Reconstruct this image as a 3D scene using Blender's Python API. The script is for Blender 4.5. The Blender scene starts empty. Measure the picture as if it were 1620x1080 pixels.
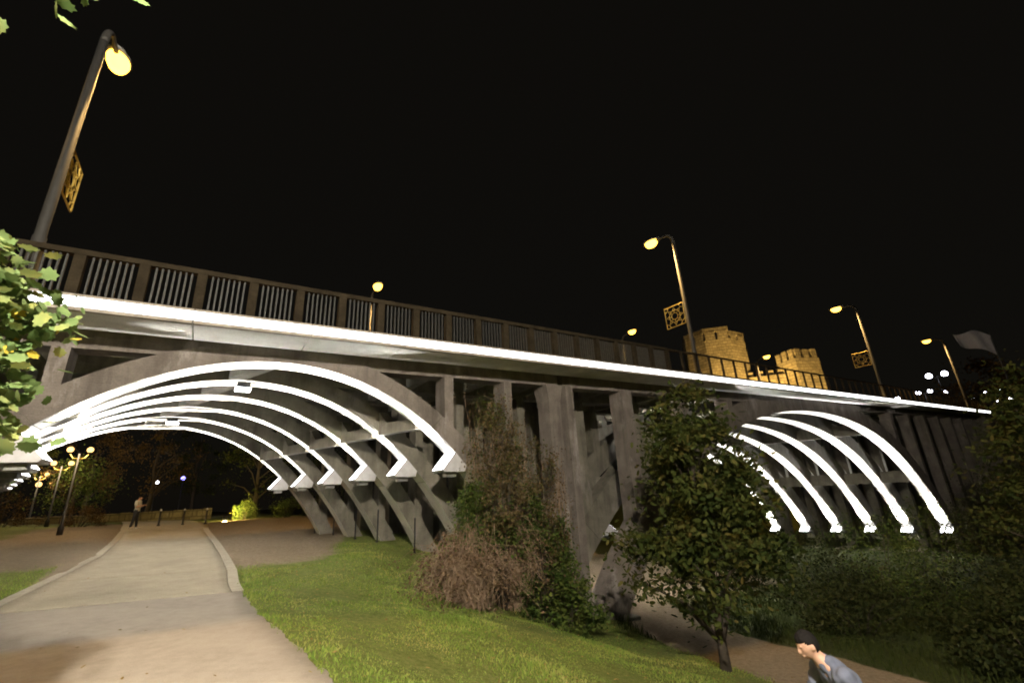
import bpy, bmesh, math, random
import numpy as np
from mathutils import Vector, Matrix

random.seed(7)
rng = np.random.default_rng(11)
SC = bpy.context.scene
COL = SC.collection
PI = math.pi

# ------------------------------------------------------------------ camera
YAW, PITCH, ROLL, FPX = 0.60283, 0.32637, 0.05411, 707.94
CAM = Vector((0.0, -11.0925, 1.65))
_c, _s = math.cos(YAW), math.sin(YAW)
_r0, _f0, _z0 = Vector((_c, -_s, 0)), Vector((_s, _c, 0)), Vector((0, 0, 1))
_fw = _f0 * math.cos(PITCH) + _z0 * math.sin(PITCH)
_u0 = _z0 * math.cos(PITCH) - _f0 * math.sin(PITCH)
_ri = _r0 * math.cos(ROLL) - _u0 * math.sin(ROLL)
_up = _r0 * math.sin(ROLL) + _u0 * math.cos(ROLL)
cd = bpy.data.cameras.new('camera')
cd.sensor_width = 36
cd.lens = 36 * FPX / 1620
cd.clip_start, cd.clip_end = 0.05, 2000
cam = bpy.data.objects.new('camera', cd)
COL.objects.link(cam)
m3 = Matrix((_ri, _up, -_fw)).transposed()
cam.matrix_world = Matrix.Translation(CAM) @ m3.to_4x4()
SC.camera = cam

# ------------------------------------------------------------------ night sky, moon-weak sun, exposure
w = bpy.data.worlds.new('World')
SC.world = w
w.use_nodes = True
nt = w.node_tree
nt.nodes.clear()
sky = nt.nodes.new('ShaderNodeTexSky')
sky.sky_type = 'NISHITA'
sky.sun_disc = False
sky.sun_elevation = math.radians(3)
sky.sun_rotation = math.radians(210)
b1 = nt.nodes.new('ShaderNodeBackground')
b1.inputs['Strength'].default_value = 0.00035
nt.links.new(sky.outputs[0], b1.inputs[0])
b2 = nt.nodes.new('ShaderNodeBackground')           # town glow on the night sky
b2.inputs['Color'].default_value = (1.0, 0.86, 0.66, 1)
b2.inputs['Strength'].default_value = 0.0040
ad = nt.nodes.new('ShaderNodeAddShader')
wo = nt.nodes.new('ShaderNodeOutputWorld')
nt.links.new(b1.outputs[0], ad.inputs[0])
nt.links.new(b2.outputs[0], ad.inputs[1])
nt.links.new(ad.outputs[0], wo.inputs[0])
sd = bpy.data.lights.new('moon', 'SUN')
sd.energy = 0.004
sd.angle = math.radians(0.5)
sd.color = (0.8, 0.88, 1.0)
so = bpy.data.objects.new('moon', sd)
COL.objects.link(so)
so.rotation_euler = (math.radians(50), 0, math.radians(-30))
vs = SC.view_settings
vs.view_transform = 'Standard'
vs.look = 'None'
vs.exposure = 0.0
vs.gamma = 1.0
vs.use_curve_mapping = False
SC.cycles.use_denoising = True
SC.cycles.filter_width = 1.9
SC.cycles.max_bounces = 5
SC.cycles.diffuse_bounces = 3
SC.cycles.glossy_bounces = 2
SC.cycles.transmission_bounces = 3
SC.cycles.transparent_max_bounces = 4
SC.cycles.caustics_reflective = False
SC.cycles.caustics_refractive = False
SC.cycles.sample_clamp_indirect = 40.0

# ------------------------------------------------------------------ helpers
def tag(o, label=None, cat=None, group=None, kind=None):
    if label: o['label'] = label
    if cat: o['category'] = cat
    if group: o['group'] = group
    if kind: o['kind'] = kind
    return o

def empty(name, loc=(0, 0, 0), parent=None):
    o = bpy.data.objects.new(name, None)
    COL.objects.link(o)
    o.location = loc
    o.empty_display_size = 0.1
    if parent: o.parent = parent
    return o

def link(name, me, parent=None, loc=None):
    o = bpy.data.objects.new(name, me)
    COL.objects.link(o)
    if parent:
        o.parent = parent
    if loc is not None:
        o.location = loc
    return o

class MB:
    """collects verts and faces for one mesh"""
    def __init__(s):
        s.v, s.f = [], []
    def add(s, vs_, fs_):
        n = len(s.v)
        s.v += [tuple(v) for v in vs_]
        s.f += [tuple(i + n for i in f) for f in fs_]
        return s
    def box(s, x0, x1, y0, y1, z0, z1, sl=0.0):
        v = [(x, y, z + sl * x) for x in (x0, x1) for y in (y0, y1) for z in (z0, z1)]
        return s.add(v, [(0, 1, 3, 2), (4, 6, 7, 5), (0, 4, 5, 1), (2, 3, 7, 6), (0, 2, 6, 4), (1, 5, 7, 3)])
    def prism(s, poly, y0, y1, k=0.0):
        """poly of (x,z) extruded along y, sheared in x by k*y"""
        n = len(poly)
        v = [(x + k * (y0), y0, z) for x, z in poly] + [(x + k * (y1), y1, z) for x, z in poly]
        f = [tuple(range(n)), tuple(range(2 * n - 1, n - 1, -1))]
        f += [(i, i + n, (i + 1) % n + n, (i + 1) % n) for i in range(n)]
        return s.add(v, f)
    def tube(s, pts, rad, n=8, cap=True):
        pts = [Vector(p) for p in pts]
        if not hasattr(rad, '__len__'): rad = [rad] * len(pts)
        rings = []
        prev = None
        for i, p in enumerate(pts):
            d = (pts[min(i + 1, len(pts) - 1)] - pts[max(i - 1, 0)])
            d = d.normalized() if d.length > 1e-9 else Vector((0, 0, 1))
            a = prev if prev is not None else (Vector((1, 0, 0)) if abs(d.x) < .9 else Vector((0, 1, 0)))
            a = (a - d * a.dot(d)).normalized()
            prev = a
            b = d.cross(a)
            rings.append([p + (a * math.cos(2 * PI * j / n) + b * math.sin(2 * PI * j / n)) * rad[i] for j in range(n)])
        v = [q for r in rings for q in r]
        f = []
        for i in range(len(pts) - 1):
            for j in range(n):
                f.append((i * n + j, i * n + (j + 1) % n, (i + 1) * n + (j + 1) % n, (i + 1) * n + j))
        if cap:
            f.append(tuple(range(n - 1, -1, -1)))
            f.append(tuple((len(pts) - 1) * n + j for j in range(n)))
        return s.add(v, f)
    def lathe(s, prof, n=16, c=(0, 0, 0)):
        """prof of (r,z)"""
        v = []
        for r, z in prof:
            for j in range(n):
                a = 2 * PI * j / n
                v.append((c[0] + r * math.cos(a), c[1] + r * math.sin(a), c[2] + z))
        f = []
        for i in range(len(prof) - 1):
            for j in range(n):
                f.append((i * n + j, i * n + (j + 1) % n, (i + 1) * n + (j + 1) % n, (i + 1) * n + j))
        f.append(tuple(range(n - 1, -1, -1)))
        f.append(tuple((len(prof) - 1) * n + j for j in range(n)))
        return s.add(v, f)
    def mesh(s, name, mat, smooth=False, bevel=0.0):
        me = bpy.data.meshes.new(name)
        me.from_pydata(s.v, [], s.f)
        bm = bmesh.new()
        bm.from_mesh(me)
        bmesh.ops.recalc_face_normals(bm, faces=bm.faces)
        if bevel > 0:
            bmesh.ops.bevel(bm, geom=list(bm.edges), offset=bevel, segments=1, affect='EDGES', profile=0.5, clamp_overlap=True)
        bm.to_mesh(me)
        bm.free()
        me.materials.append(mat)
        if smooth:
            me.polygons.foreach_set('use_smooth', [True] * len(me.polygons))
        return me
    def build(s, name, mat, parent=None, smooth=False, bevel=0.0, loc=None):
        return link(name, s.mesh(name, mat, smooth, bevel), parent, loc)

def npmesh(name, V, F, mat, smooth=False):
    """numpy triangles or quads to mesh"""
    V = np.asarray(V, np.float32); F = np.asarray(F, np.int32)
    me = bpy.data.meshes.new(name)
    me.vertices.add(len(V)); me.vertices.foreach_set('co', V.ravel())
    k = F.shape[1]
    me.loops.add(F.size); me.loops.foreach_set('vertex_index', F.ravel())
    me.polygons.add(len(F))
    me.polygons.foreach_set('loop_start', np.arange(0, F.size, k, dtype=np.int32))
    me.polygons.foreach_set('loop_total', np.full(len(F), k, np.int32))
    if smooth: me.polygons.foreach_set('use_smooth', np.ones(len(F), bool))
    me.update(calc_edges=True)
    for m in (mat if isinstance(mat, (list, tuple)) else [mat]):
        me.materials.append(m)
    return me

# ------------------------------------------------------------------ materials
def nodes_of(name):
    m = bpy.data.materials.new(name)
    m.use_nodes = True
    t = m.node_tree
    return m, t, t.nodes['Principled BSDF']

def ramp(t, stops):
    r = t.nodes.new('ShaderNodeValToRGB')
    e = r.color_ramp.elements
    while len(e) > 1: e.remove(e[-1])
    e[0].position, e[0].color = stops[0][0], (*stops[0][1], 1)
    for p, c in stops[1:]:
        x = e.new(p); x.color = (*c, 1)
    return r

def noise(t, scale, detail=6, rough=.55, stretch=(1, 1, 1), obj=True, dist=0.0):
    tc = t.nodes.new('ShaderNodeTexCoord')
    mp = t.nodes.new('ShaderNodeMapping')
    mp.inputs['Scale'].default_value = stretch
    n = t.nodes.new('ShaderNodeTexNoise')
    n.inputs['Scale'].default_value = scale
    n.inputs['Detail'].default_value = detail
    n.inputs['Roughness'].default_value = rough
    n.inputs['Distortion'].default_value = dist
    if obj:
        g = t.nodes.new('ShaderNodeNewGeometry')
        t.links.new(g.outputs['Position'], mp.inputs[0])
    else:
        t.links.new(tc.outputs['Object'], mp.inputs[0])
    t.links.new(mp.outputs[0], n.inputs['Vector'])
    return n

def mix(t, a, b, fac, mode='MIX'):
    x = t.nodes.new('ShaderNodeMix')
    x.data_type = 'RGBA'
    x.blend_type = mode
    if isinstance(fac, float): x.inputs[0].default_value = fac
    else: t.links.new(fac, x.inputs[0])
    for s_, i in ((a, 6), (b, 7)):
        if isinstance(s_, tuple): x.inputs[i].default_value = (*s_, 1)
        else: t.links.new(s_, x.inputs[i])
    return x.outputs[2]

def bump(t, p, h, strength, dist=0.02):
    b = t.nodes.new('ShaderNodeBump')
    b.inputs['Strength'].default_value = strength
    b.inputs['Distance'].default_value = dist
    t.links.new(h, b.inputs['Height'])
    t.links.new(b.outputs[0], p.inputs['Normal'])

def concrete(name, dark, light, stain=(.10, .085, .065), rough=.85, streak=0.55, scale=1.4, lime=0.0):
    m, t, p = nodes_of(name)
    n1 = noise(t, scale, 8, .62)
    r1 = ramp(t, [(.3, dark), (.7, light)])
    t.links.new(n1.outputs[0], r1.inputs[0])
    n2 = noise(t, 2.2, 6, .6, (1.6, 1.6, .22))              # vertical water streaks
    r2 = ramp(t, [(.48, (0, 0, 0)), (.72, (1, 1, 1))])
    t.links.new(n2.outputs[0], r2.inputs[0])
    mt = t.nodes.new('ShaderNodeMath'); mt.operation = 'MULTIPLY'; mt.inputs[1].default_value = streak
    t.links.new(r2.outputs[0], mt.inputs[0])
    c = mix(t, r1.outputs[0], stain, mt.outputs[0])
    if lime > 0:
        n4 = noise(t, .8, 7, .7, (1.3, 1.3, .45))
        r4 = ramp(t, [(.56, (0, 0, 0)), (.66, (1, 1, 1))])
        t.links.new(n4.outputs[0], r4.inputs[0])
        mq = t.nodes.new('ShaderNodeMath'); mq.operation = 'MULTIPLY'; mq.inputs[1].default_value = lime
        t.links.new(r4.outputs[0], mq.inputs[0])
        c = mix(t, c, (.40, .37, .36), mq.outputs[0])
    n3 = noise(t, 38, 4, .6)
    r3 = ramp(t, [(.3, (.78, .78, .78)), (.7, (1.1, 1.1, 1.1))])
    t.links.new(n3.outputs[0], r3.inputs[0])
    c = mix(t, c, r3.outputs[0], 1.0, 'MULTIPLY')
    t.links.new(c, p.inputs['Base Color'])
    p.inputs['Roughness'].default_value = rough
    wv = t.nodes.new('ShaderNodeTexWave'); wv.bands_direction = 'Z'; wv.inputs['Scale'].default_value = 2.2; wv.inputs['Distortion'].default_value = .4
    gg = t.nodes.new('ShaderNodeNewGeometry'); t.links.new(gg.outputs['Position'], wv.inputs['Vector'])
    rw = ramp(t, [(0, (0, 0, 0)), (.06, (1, 1, 1))]); t.links.new(wv.outputs['Fac'], rw.inputs[0])
    mh = t.nodes.new('ShaderNodeMath'); mh.operation = 'MULTIPLY_ADD'; mh.inputs[1].default_value = .5
    t.links.new(n3.outputs[0], mh.inputs[0]); t.links.new(rw.outputs[0], mh.inputs[2])
    bump(t, p, mh.outputs[0], .35, .012)
    return m

def plain(name, col, rough=.6, metal=0.0, var=.25, scale=6.0):
    m, t, p = nodes_of(name)
    n = noise(t, scale, 5, .6)
    r = ramp(t, [(.3, tuple(x * (1 - var) for x in col)), (.7, tuple(min(1, x * (1 + var)) for x in col))])
    t.links.new(n.outputs[0], r.inputs[0])
    t.links.new(r.outputs[0], p.inputs['Base Color'])
    p.inputs['Roughness'].default_value = rough
    p.inputs['Metallic'].default_value = metal
    bump(t, p, n.outputs[0], .1, .005)
    return m

def glow(name, col, strength):
    m = bpy.data.materials.new(name)
    m.use_nodes = True
    t = m.node_tree
    t.nodes.clear()
    n = noise(t, 3.0, 2, .5)
    r = ramp(t, [(.3, tuple(x * .92 for x in col)), (.7, col)])
    t.links.new(n.outputs[0], r.inputs[0])
    e = t.nodes.new('ShaderNodeEmission')
    e.inputs['Strength'].default_value = strength
    t.links.new(r.outputs[0], e.inputs[0])
    o = t.nodes.new('ShaderNodeOutputMaterial')
    t.links.new(e.outputs[0], o.inputs[0])
    return m

def leafmat(name, cols, trans=.25, scale=1.6):
    """colour differs leaf by leaf and clump by clump"""
    m, t, p = nodes_of(name)
    g = t.nodes.new('ShaderNodeNewGeometry')
    r = ramp(t, [(i / max(1, len(cols) - 1), c) for i, c in enumerate(cols)])
    n = noise(t, scale, 3, .6)
    mt = t.nodes.new('ShaderNodeMath'); mt.operation = 'MULTIPLY_ADD'
    mt.inputs[1].default_value = .55
    t.links.new(g.outputs['Random Per Island'], mt.inputs[0])
    mt2 = t.nodes.new('ShaderNodeMath'); mt2.operation = 'MULTIPLY_ADD'
    mt2.inputs[1].default_value = 1.5; mt2.inputs[2].default_value = -.5
    t.links.new(n.outputs[0], mt2.inputs[0])
    t.links.new(mt2.outputs[0], mt.inputs[2])
    t.links.new(mt.outputs[0], r.inputs[0])
    t.links.new(r.outputs[0], p.inputs['Base Color'])
    p.inputs['Roughness'].default_value = .75
    p.inputs['Specular IOR Level'].default_value = .12
    tr = t.nodes.new('ShaderNodeBsdfTranslucent')
    t.links.new(r.outputs[0], tr.inputs[0])
    ms = t.nodes.new('ShaderNodeMixShader')
    ms.inputs[0].default_value = trans
    t.links.new(p.outputs[0], ms.inputs[1])
    t.links.new(tr.outputs[0], ms.inputs[2])
    t.links.new(ms.outputs[0], t.nodes['Material Output'].inputs[0])
    return m

M = {}
M['rib'] = concrete('rib_concrete', (.12, .10, .086), (.23, .198, .175), stain=(.06, .05, .042), streak=.65, lime=.55)
M['rib_soffit'] = concrete('rib_soffit_pale', (.45, .43, .38), (.60, .58, .53), stain=(.35, .32, .25), streak=.4)  # lighter colour on the floodlit undersides than on the sides, adds bounced light
M['rib_in'] = concrete('inner_concrete', (.115, .105, .082), (.23, .21, .17), stain=(.065, .06, .043), streak=.65, lime=.3)
M['soffit'] = concrete('slab_concrete', (.50, .485, .45), (.70, .68, .64), stain=(.38, .36, .31), streak=.45, scale=.9)
M['fascia'] = concrete('fascia_concrete', (.30, .26, .22), (.5, .45, .4), streak=.5, scale=3)
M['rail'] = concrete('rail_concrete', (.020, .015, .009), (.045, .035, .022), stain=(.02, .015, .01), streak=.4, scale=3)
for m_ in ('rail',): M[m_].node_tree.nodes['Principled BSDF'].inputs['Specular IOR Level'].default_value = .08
M['bal'] = plain('baluster_steel', (.034, .034, .032), .6, .2, .3, 8)
M['steel'] = plain('grey_steel', (.30, .30, .29), .45, .6)
M['paintsteel'] = plain('pole_paint', (.035, .033, .03), .7, .0, .15)
M['housing'] = plain('lamp_housing', (.25, .25, .24), .45, .4)
M['dark'] = plain('dark_iron', (.03, .03, .032), .5, .3)
M['bracket'] = plain('bracket_sheet', (.55, .54, .56), .5, .2, .12)
M['gold'] = plain('gilt_ornament', (.62, .43, .10), .45, .4, .2)
M['led'] = glow('led_strip', (1, 1, 1), 5.0)
M['lens'] = glow('flood_lens', (.97, .97, 1), 9.0)
M['sodium'] = glow('sodium_glass', (1, .52, .06), 9.0)
M['globe'] = glow('globe_glass', (1, .60, .20), 3.2)
M['whitelamp'] = glow('white_lamp', (.86, .86, 1), 14.0)
M['bluelamp'] = glow('blue_lamp', (.25, .22, 1), 7.0)
M['fire'] = glow('flood_glass', (1, .82, .32), 18.0)
M['asphalt'] = plain('road_asphalt', (.05, .05, .05), .85, 0, .2, 20)
M['bark'] = plain('bark', (.045, .034, .024), .9, 0, .35, 14)
M['twig'] = plain('dry_twig', (.24, .165, .11), .9, 0, .4, 5)

# ------------------------------------------------------------------ ground
def sm(x, a, b):
    t = np.clip((x - a) / (b - a), 0, 1)
    return t * t * (3 - 2 * t)

def T(X, Y):
    X = np.asarray(X, float); Y = np.asarray(Y, float)
    xs = 1.2 + .7 * np.clip(Y, 0, 9)
    u = X - xs
    us = [0, .6, 2.8, 4.5, 6.0, 8.0, 10.0, 12, 20, 32, 70, 100, 160]
    pa = np.interp(u, us, [0, -.08, -.85, -1.40, -1.72, -2.15, -2.45, -2.6, -3.2, -4.3, -4.3, -2.5, 0])
    pb = np.interp(u, us, [0, -.04, -.42, -.85, -1.30, -2.05, -2.45, -2.6, -3.2, -4.3, -4.3, -2.5, 0])
    w_ = sm(Y, -7, -1)
    p = pa * (1 - w_) + pb * w_
    r = np.clip((Y - 3) * .039, 0, .85)
    cross = -.035 * np.clip(X + 1, -14, 2.2)
    z = p + r * np.clip(1 - u / 12, 0, 1) + cross
    return z

def Th(x, y):
    return float(T(x, y))

PATH_L = ([-14, -6, 0, 3.5, 7.2, 10.6, 16, 21.9, 30, 60], [-3.9, -3.5, -3.25, -3.1, -2.85, -2.68, -2.85, -3.2, -3.9, -7])
PATH_R = ([-14, -8, -4.7, -.65, 3, 5.1, 8, 12.4, 20.1, 30, 60], [1.55, 1.48, 1.41, 1.12, 1.12, 1.2, 1.16, 1.05, .76, .6, -1.5])
def pl(y): return np.interp(y, *PATH_L)
def pr(y): return np.interp(y, *PATH_R)
DIRT = [(9.8, -16), (12.0, -9), (12.6, -5), (12.9, -1.5), (14.5, 2.5), (18, 8), (24, 16), (30, 24)]
def dirtx(y):
    return np.interp(y, [p[1] for p in DIRT], [p[0] for p in DIRT])

def rough_noise(X, Y):
    return (.035 * np.sin(X * 1.3 + 1.7 * np.sin(Y * .7)) * np.sin(Y * 1.1 + X * .31)
            + .018 * np.sin(X * 3.1 + Y * 2.3) * np.sin(Y * 2.9 - X * 1.7))

def axis_vals(lo, hi, near_lo, near_hi, step):
    a = list(np.arange(near_lo, near_hi + 1e-6, step))
    x, s_ = near_lo, step
    left = []
    while x > lo:
        s_ *= 1.22; x -= s_; left.append(max(x, lo))
    x, s_ = near_hi, step
    right = []
    while x < hi:
        s_ *= 1.22; x += s_; right.append(min(x, hi))
    return np.array(left[::-1] + a + right)

gx = axis_vals(-700, 900, -14, 26, .22)
gy = axis_vals(-300, 900, -14, 40, .22)
GX, GY = np.meshgrid(gx, gy, indexing='ij')
inpath = sm(GX, pl(GY) + .02, pl(GY) + .3) * (1 - sm(GX, pr(GY) - .3, pr(GY) - .02)) * (GY < 58)
GZ = T(GX, GY) + rough_noise(GX, GY) * (1 - inpath) - .09 * inpath
dd = np.abs(GX - dirtx(GY))
GZ = GZ - .05 * (1 - sm(dd, 1.2, 1.9)) * (GY < 24)
V = np.stack([GX.ravel(), GY.ravel(), GZ.ravel()], 1)
ni, nj = len(gx), len(gy)
I, J = np.meshgrid(np.arange(ni - 1), np.arange(nj - 1), indexing='ij')
F = np.stack([I * nj + J, (I + 1) * nj + J, (I + 1) * nj + J + 1, I * nj + J + 1], -1).reshape(-1, 4)

gm, t, p = nodes_of('ground_soil_and_grass')
g = t.nodes.new('ShaderNodeNewGeometry')
n1 = noise(t, .9, 8, .65); n2 = noise(t, 9, 6, .7); n3 = noise(t, 60, 4, .7)
rg = ramp(t, [(.3, (.075, .11, .022)), (.5, (.13, .155, .035)), (.72, (.21, .20, .07))])
t.links.new(n2.outputs[0], rg.inputs[0])
rs = ramp(t, [(.3, (.17, .13, .085)), (.7, (.31, .25, .18))])
t.links.new(n2.outputs[0], rs.inputs[0])
at = t.nodes.new('ShaderNodeAttribute'); at.attribute_name = 'soil'
ms = t.nodes.new('ShaderNodeMath'); ms.operation = 'MULTIPLY_ADD'; ms.inputs[1].default_value = .9; ms.inputs[2].default_value = -.45
t.links.new(n1.outputs[0], ms.inputs[0])
ma = t.nodes.new('ShaderNodeMath'); ma.operation = 'ADD'; ma.use_clamp = True
t.links.new(ms.outputs[0], ma.inputs[0]); t.links.new(at.outputs['Fac'], ma.inputs[1])
rr = ramp(t, [(.35, (0, 0, 0)), (.65, (1, 1, 1))])
t.links.new(ma.outputs[0], rr.inputs[0])
at2 = t.nodes.new('ShaderNodeAttribute'); at2.attribute_name = 'bank_dim'
rk = ramp(t, [(.3, (.022, .034, .008)), (.7, (.05, .06, .016))]); t.links.new(n2.outputs[0], rk.inputs[0])
cg = mix(t, rg.outputs[0], rk.outputs[0], at2.outputs['Fac'])
c = mix(t, cg, rs.outputs[0], rr.outputs[0])
r3 = ramp(t, [(.25, (.6, .6, .6)), (.75, (1.2, 1.2, 1.2))])
t.links.new(n3.outputs[0], r3.inputs[0])
c = mix(t, c, r3.outputs[0], 1.0, 'MULTIPLY')
t.links.new(c, p.inputs['Base Color'])
p.inputs['Roughness'].default_value = .95
p.inputs['Specular IOR Level'].default_value = .15
bump(t, p, n3.outputs[0], .8, .03)
M['ground'] = gm
me = npmesh('ground', V, F, gm, True)
# bare soil under the bridge (rain shadow), along both sides of the path there and on the trodden track
def soil_at(X, Y):
    s = sm(Y, 4.0, 6.5) * (1 - sm(Y, 26, 40)) * sm(X, -9.0, -5.5) * (1 - sm(X - (3.0 + .33 * (Y - 5)), 0, 1.4))
    s = s * np.where(X < -3, sm(Y, 7, 9), 1)
    d = 1 - sm(np.abs(X - dirtx(Y)), 1.3, 1.9)
    under = sm(Y, 1, 4) * (1 - sm(Y, 16, 24)) * sm(X, 8.5, 10.5) * (1 - sm(X, 24, 30))
    far = sm(Y, 45, 60) * .5
    return np.clip(np.maximum.reduce([s, d * (Y < 24), under, far]), 0, 1)
a = me.attributes.new('soil', 'FLOAT', 'POINT')
a.data.foreach_set('value', soil_at(GX, GY).ravel().astype(np.float32))
a = me.attributes.new('bank_dim', 'FLOAT', 'POINT')          # darkens the river bank colour to stand for its dim light
a.data.foreach_set('value', sm(GX, 11.8, 13.6).ravel().astype(np.float32))
ground = link('ground', me)
tag(ground, 'sloping lawn and bare soil that fall away to the right of the path', None, None, 'structure')

# paved path, laid bay by bay between joints
pm, t, p = nodes_of('path_concrete')
n1 = noise(t, .7, 7, .65); n2 = noise(t, 5, 7, .7); n3 = noise(t, 90, 3, .6)
ra = ramp(t, [(.28, (.24, .208, .172)), (.5, (.33, .29, .245)), (.75, (.41, .368, .315))])
mm = t.nodes.new('ShaderNodeMath'); mm.operation = 'MULTIPLY_ADD'; mm.inputs[1].default_value = .5; mm.inputs[2].default_value = 0
t.links.new(n1.outputs[0], mm.inputs[0])
m5 = t.nodes.new('ShaderNodeMath'); m5.operation = 'MULTIPLY_ADD'; m5.inputs[1].default_value = .5
t.links.new(n2.outputs[0], m5.inputs[0]); t.links.new(mm.outputs[0], m5.inputs[2])
t.links.new(m5.outputs[0], ra.inputs[0])
rb = ramp(t, [(.3, (.82, .82, .82)), (.7, (1.08, 1.08, 1.08))])
t.links.new(n3.outputs[0], rb.inputs[0])
c = mix(t, ra.outputs[0], rb.outputs[0], 1.0, 'MULTIPLY')
t.links.new(c, p.inputs['Base Color'])
p.inputs['Roughness'].default_value = .88
bump(t, p, n3.outputs[0], .25, .004)
M['path'] = pm
M['path2'] = concrete('path_concrete_under_bridge', (.36, .315, .235), (.47, .415, .315), stain=(.26, .22, .16), streak=.3, scale=1.1)  # colour lifted and warmed to make up for dimmer, whiter light here
M['kerb'] = concrete('kerb_concrete', (.38, .34, .27), (.50, .45, .36), stain=(.25, .22, .17), streak=.3, scale=4)

path = empty('footpath')
tag(path, 'pale paved footpath that runs under the lit arch', None, None, 'structure')
def path_bay(y0, y1, mat, kerb):
    ny = max(3, int((y1 - y0) / .11))
    ys = np.linspace(y0, y1, ny)
    k = .24 if kerb else 0.0
    jag = np.zeros(ny) if kerb else np.interp(ys, np.arange(-20, 70, .33), np.random.default_rng(3).normal(size=273)) * .028 + .012 * np.sin(ys * 23)
    xl, xr = pl(ys) + k + jag * .6, pr(ys) - k + jag
    us = np.linspace(0, 1, 13)
    X = xl[:, None] + (xr - xl)[:, None] * us
    Y = np.repeat(ys[:, None], 13, 1) + .0 * X
    Y = Y - .10 * (X + 1)                                # joints run a little askew
    Z = T(X, Y) + .015
    top = np.stack([X, Y, Z], -1).reshape(-1, 3)
    # skirt so that the slab has thickness
    n = len(top)
    bot = top.copy(); bot[:, 2] -= .10
    V = np.vstack([top, bot])
    I, J = np.meshgrid(np.arange(ny - 1), np.arange(12), indexing='ij')
    F = np.stack([I * 13 + J, I * 13 + J + 1, (I + 1) * 13 + J + 1, (I + 1) * 13 + J], -1).reshape(-1, 4)
    rim = [(0, j) for j in range(13)] + [(i, 12) for i in range(1, ny)] + [(ny - 1, j) for j in range(11, -1, -1)] + [(i, 0) for i in range(ny - 2, 0, -1)]
    ids = [i * 13 + j for i, j in rim]
    S = [(ids[i], ids[i] + n, ids[(i + 1) % len(ids)] + n, ids[(i + 1) % len(ids)]) for i in range(len(ids))]
    me = npmesh('path_bay', V, np.vstack([F, np.array(S)]), mat, False)
    return link('path_bay', me, path)
bays = [(-14, 1.55, 'path', 0), (1.565, 5.3, 'path2', 1), (5.31, 21.6, 'path2', 1), (21.61, 58, 'path2', 0)]
for y0, y1, mt_, kb in bays:
    path_bay(y0 + .004, y1 - .004, M[mt_], kb)
def kerb_run(side, y0, y1):
    n = max(2, int((y1 - y0) / .3))
    ys = np.linspace(y0, y1, n)
    x = pl(ys) if side < 0 else pr(ys)
    a, b = (x, x + .225) if side < 0 else (x - .225, x)
    mb = MB()
    vs_, fs_ = [], []
    for i in range(n):
        zz = Th((a[i] + b[i]) / 2, ys[i])
        yy = ys[i] - .1 * (a[i] + 1)
        vs_ += [(a[i], yy, zz - .1), (a[i], yy, zz + .022), (b[i], yy, zz + .022), (b[i], yy, zz - .1)]
    for i in range(n - 1):
        for j in range(4):
            fs_.append((i * 4 + j, i * 4 + (j + 1) % 4, i * 4 + 4 + (j + 1) % 4, i * 4 + 4 + j))
    fs_ += [(0, 1, 2, 3), ((n - 1) * 4 + 3, (n - 1) * 4 + 2, (n - 1) * 4 + 1, (n - 1) * 4)]
    mb.add(vs_, fs_)
    mb.build('kerb', M['kerb'], path)
for s_ in (-1, 1):
    y = 1.6
    while y < 21.5:
        kerb_run(s_, y + .008, min(y + 1.0, 21.6) - .008)
        y += 1.0

# ------------------------------------------------------------------ the bridge
SL = .022                    # the road climbs to the right
K = -.273                    # ribs stand askew to the road
RY, RW, RT = 1.3, 2.31, .73  # first rib, rib spacing, rib thickness
NR = 6
bridge = empty('road_bridge', (0, 0, 0))
tag(bridge, 'concrete arch road bridge with white-lit ribs and a glowing edge line', 'bridge')

def arch1(t): return 5.13 - .0853 * t * t - .00048 * t ** 4
def arch2(t): return 5.42 - .0134 * t * t - 3.3e-5 * t ** 4
C1, C2 = 1.45 + .355, 30.8 + .355       # arch centre line where y = 0 (rib 0 lies at y = 1.3)
A1 = dict(f=arch1, c=C1, t0=-7.1, t1=8.25, th=.44, n=11)
A2 = dict(f=arch2, c=C2, t0=-18.7, t1=18.9, th=.95, n=15)

def rib_profile(A, t0, t1, inset=0.0, n=6):
    f, th = A['f'], A['th']
    lo, hi = [], []
    for i in range(n + 1):
        t = t0 + (t1 - t0) * i / n
        d = (f(t + .01) - f(t - .01)) / .02
        nx, nz = -d / math.hypot(1, d), 1 / math.hypot(1, d)
        th_ = th * (1 + .25 * abs(t) / max(abs(A['t0']), A['t1']))
        lo.append((t + nx * inset, f(t) + nz * inset))
        hi.append((t + nx * (th_ - inset), f(t) + nz * (th_ - inset)))
    return lo + hi[::-1]

def make_ribs(A, mats):
    core = MB().prism(rib_profile(A, A['t0'] + .02, A['t1'] - .02, .025, 60), .025, RT - .025)
    core_me = core.mesh('arch_rib', M['rib_in'])
    ts = np.linspace(A['t0'], A['t1'], A['n'] + 1)
    blocks = {}
    for key, mat in mats.items():
        blocks[key] = []
        for i in range(A['n']):
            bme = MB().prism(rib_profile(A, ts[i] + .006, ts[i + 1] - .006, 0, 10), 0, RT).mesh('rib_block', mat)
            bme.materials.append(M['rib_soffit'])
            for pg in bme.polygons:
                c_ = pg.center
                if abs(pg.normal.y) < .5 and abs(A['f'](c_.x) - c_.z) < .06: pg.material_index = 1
            blocks[key].append(bme)
    for r in range(NR):
        y = RY + r * RW
        o = link('arch_rib', core_me, bridge, (A['c'] + K * y, y, 0))
        for b in blocks[0 if r == 0 else 1]:
            link('rib_block', b, o)
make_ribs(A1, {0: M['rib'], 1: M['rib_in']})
make_ribs(A2, {0: M['rib'], 1: M['rib_in']})

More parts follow.
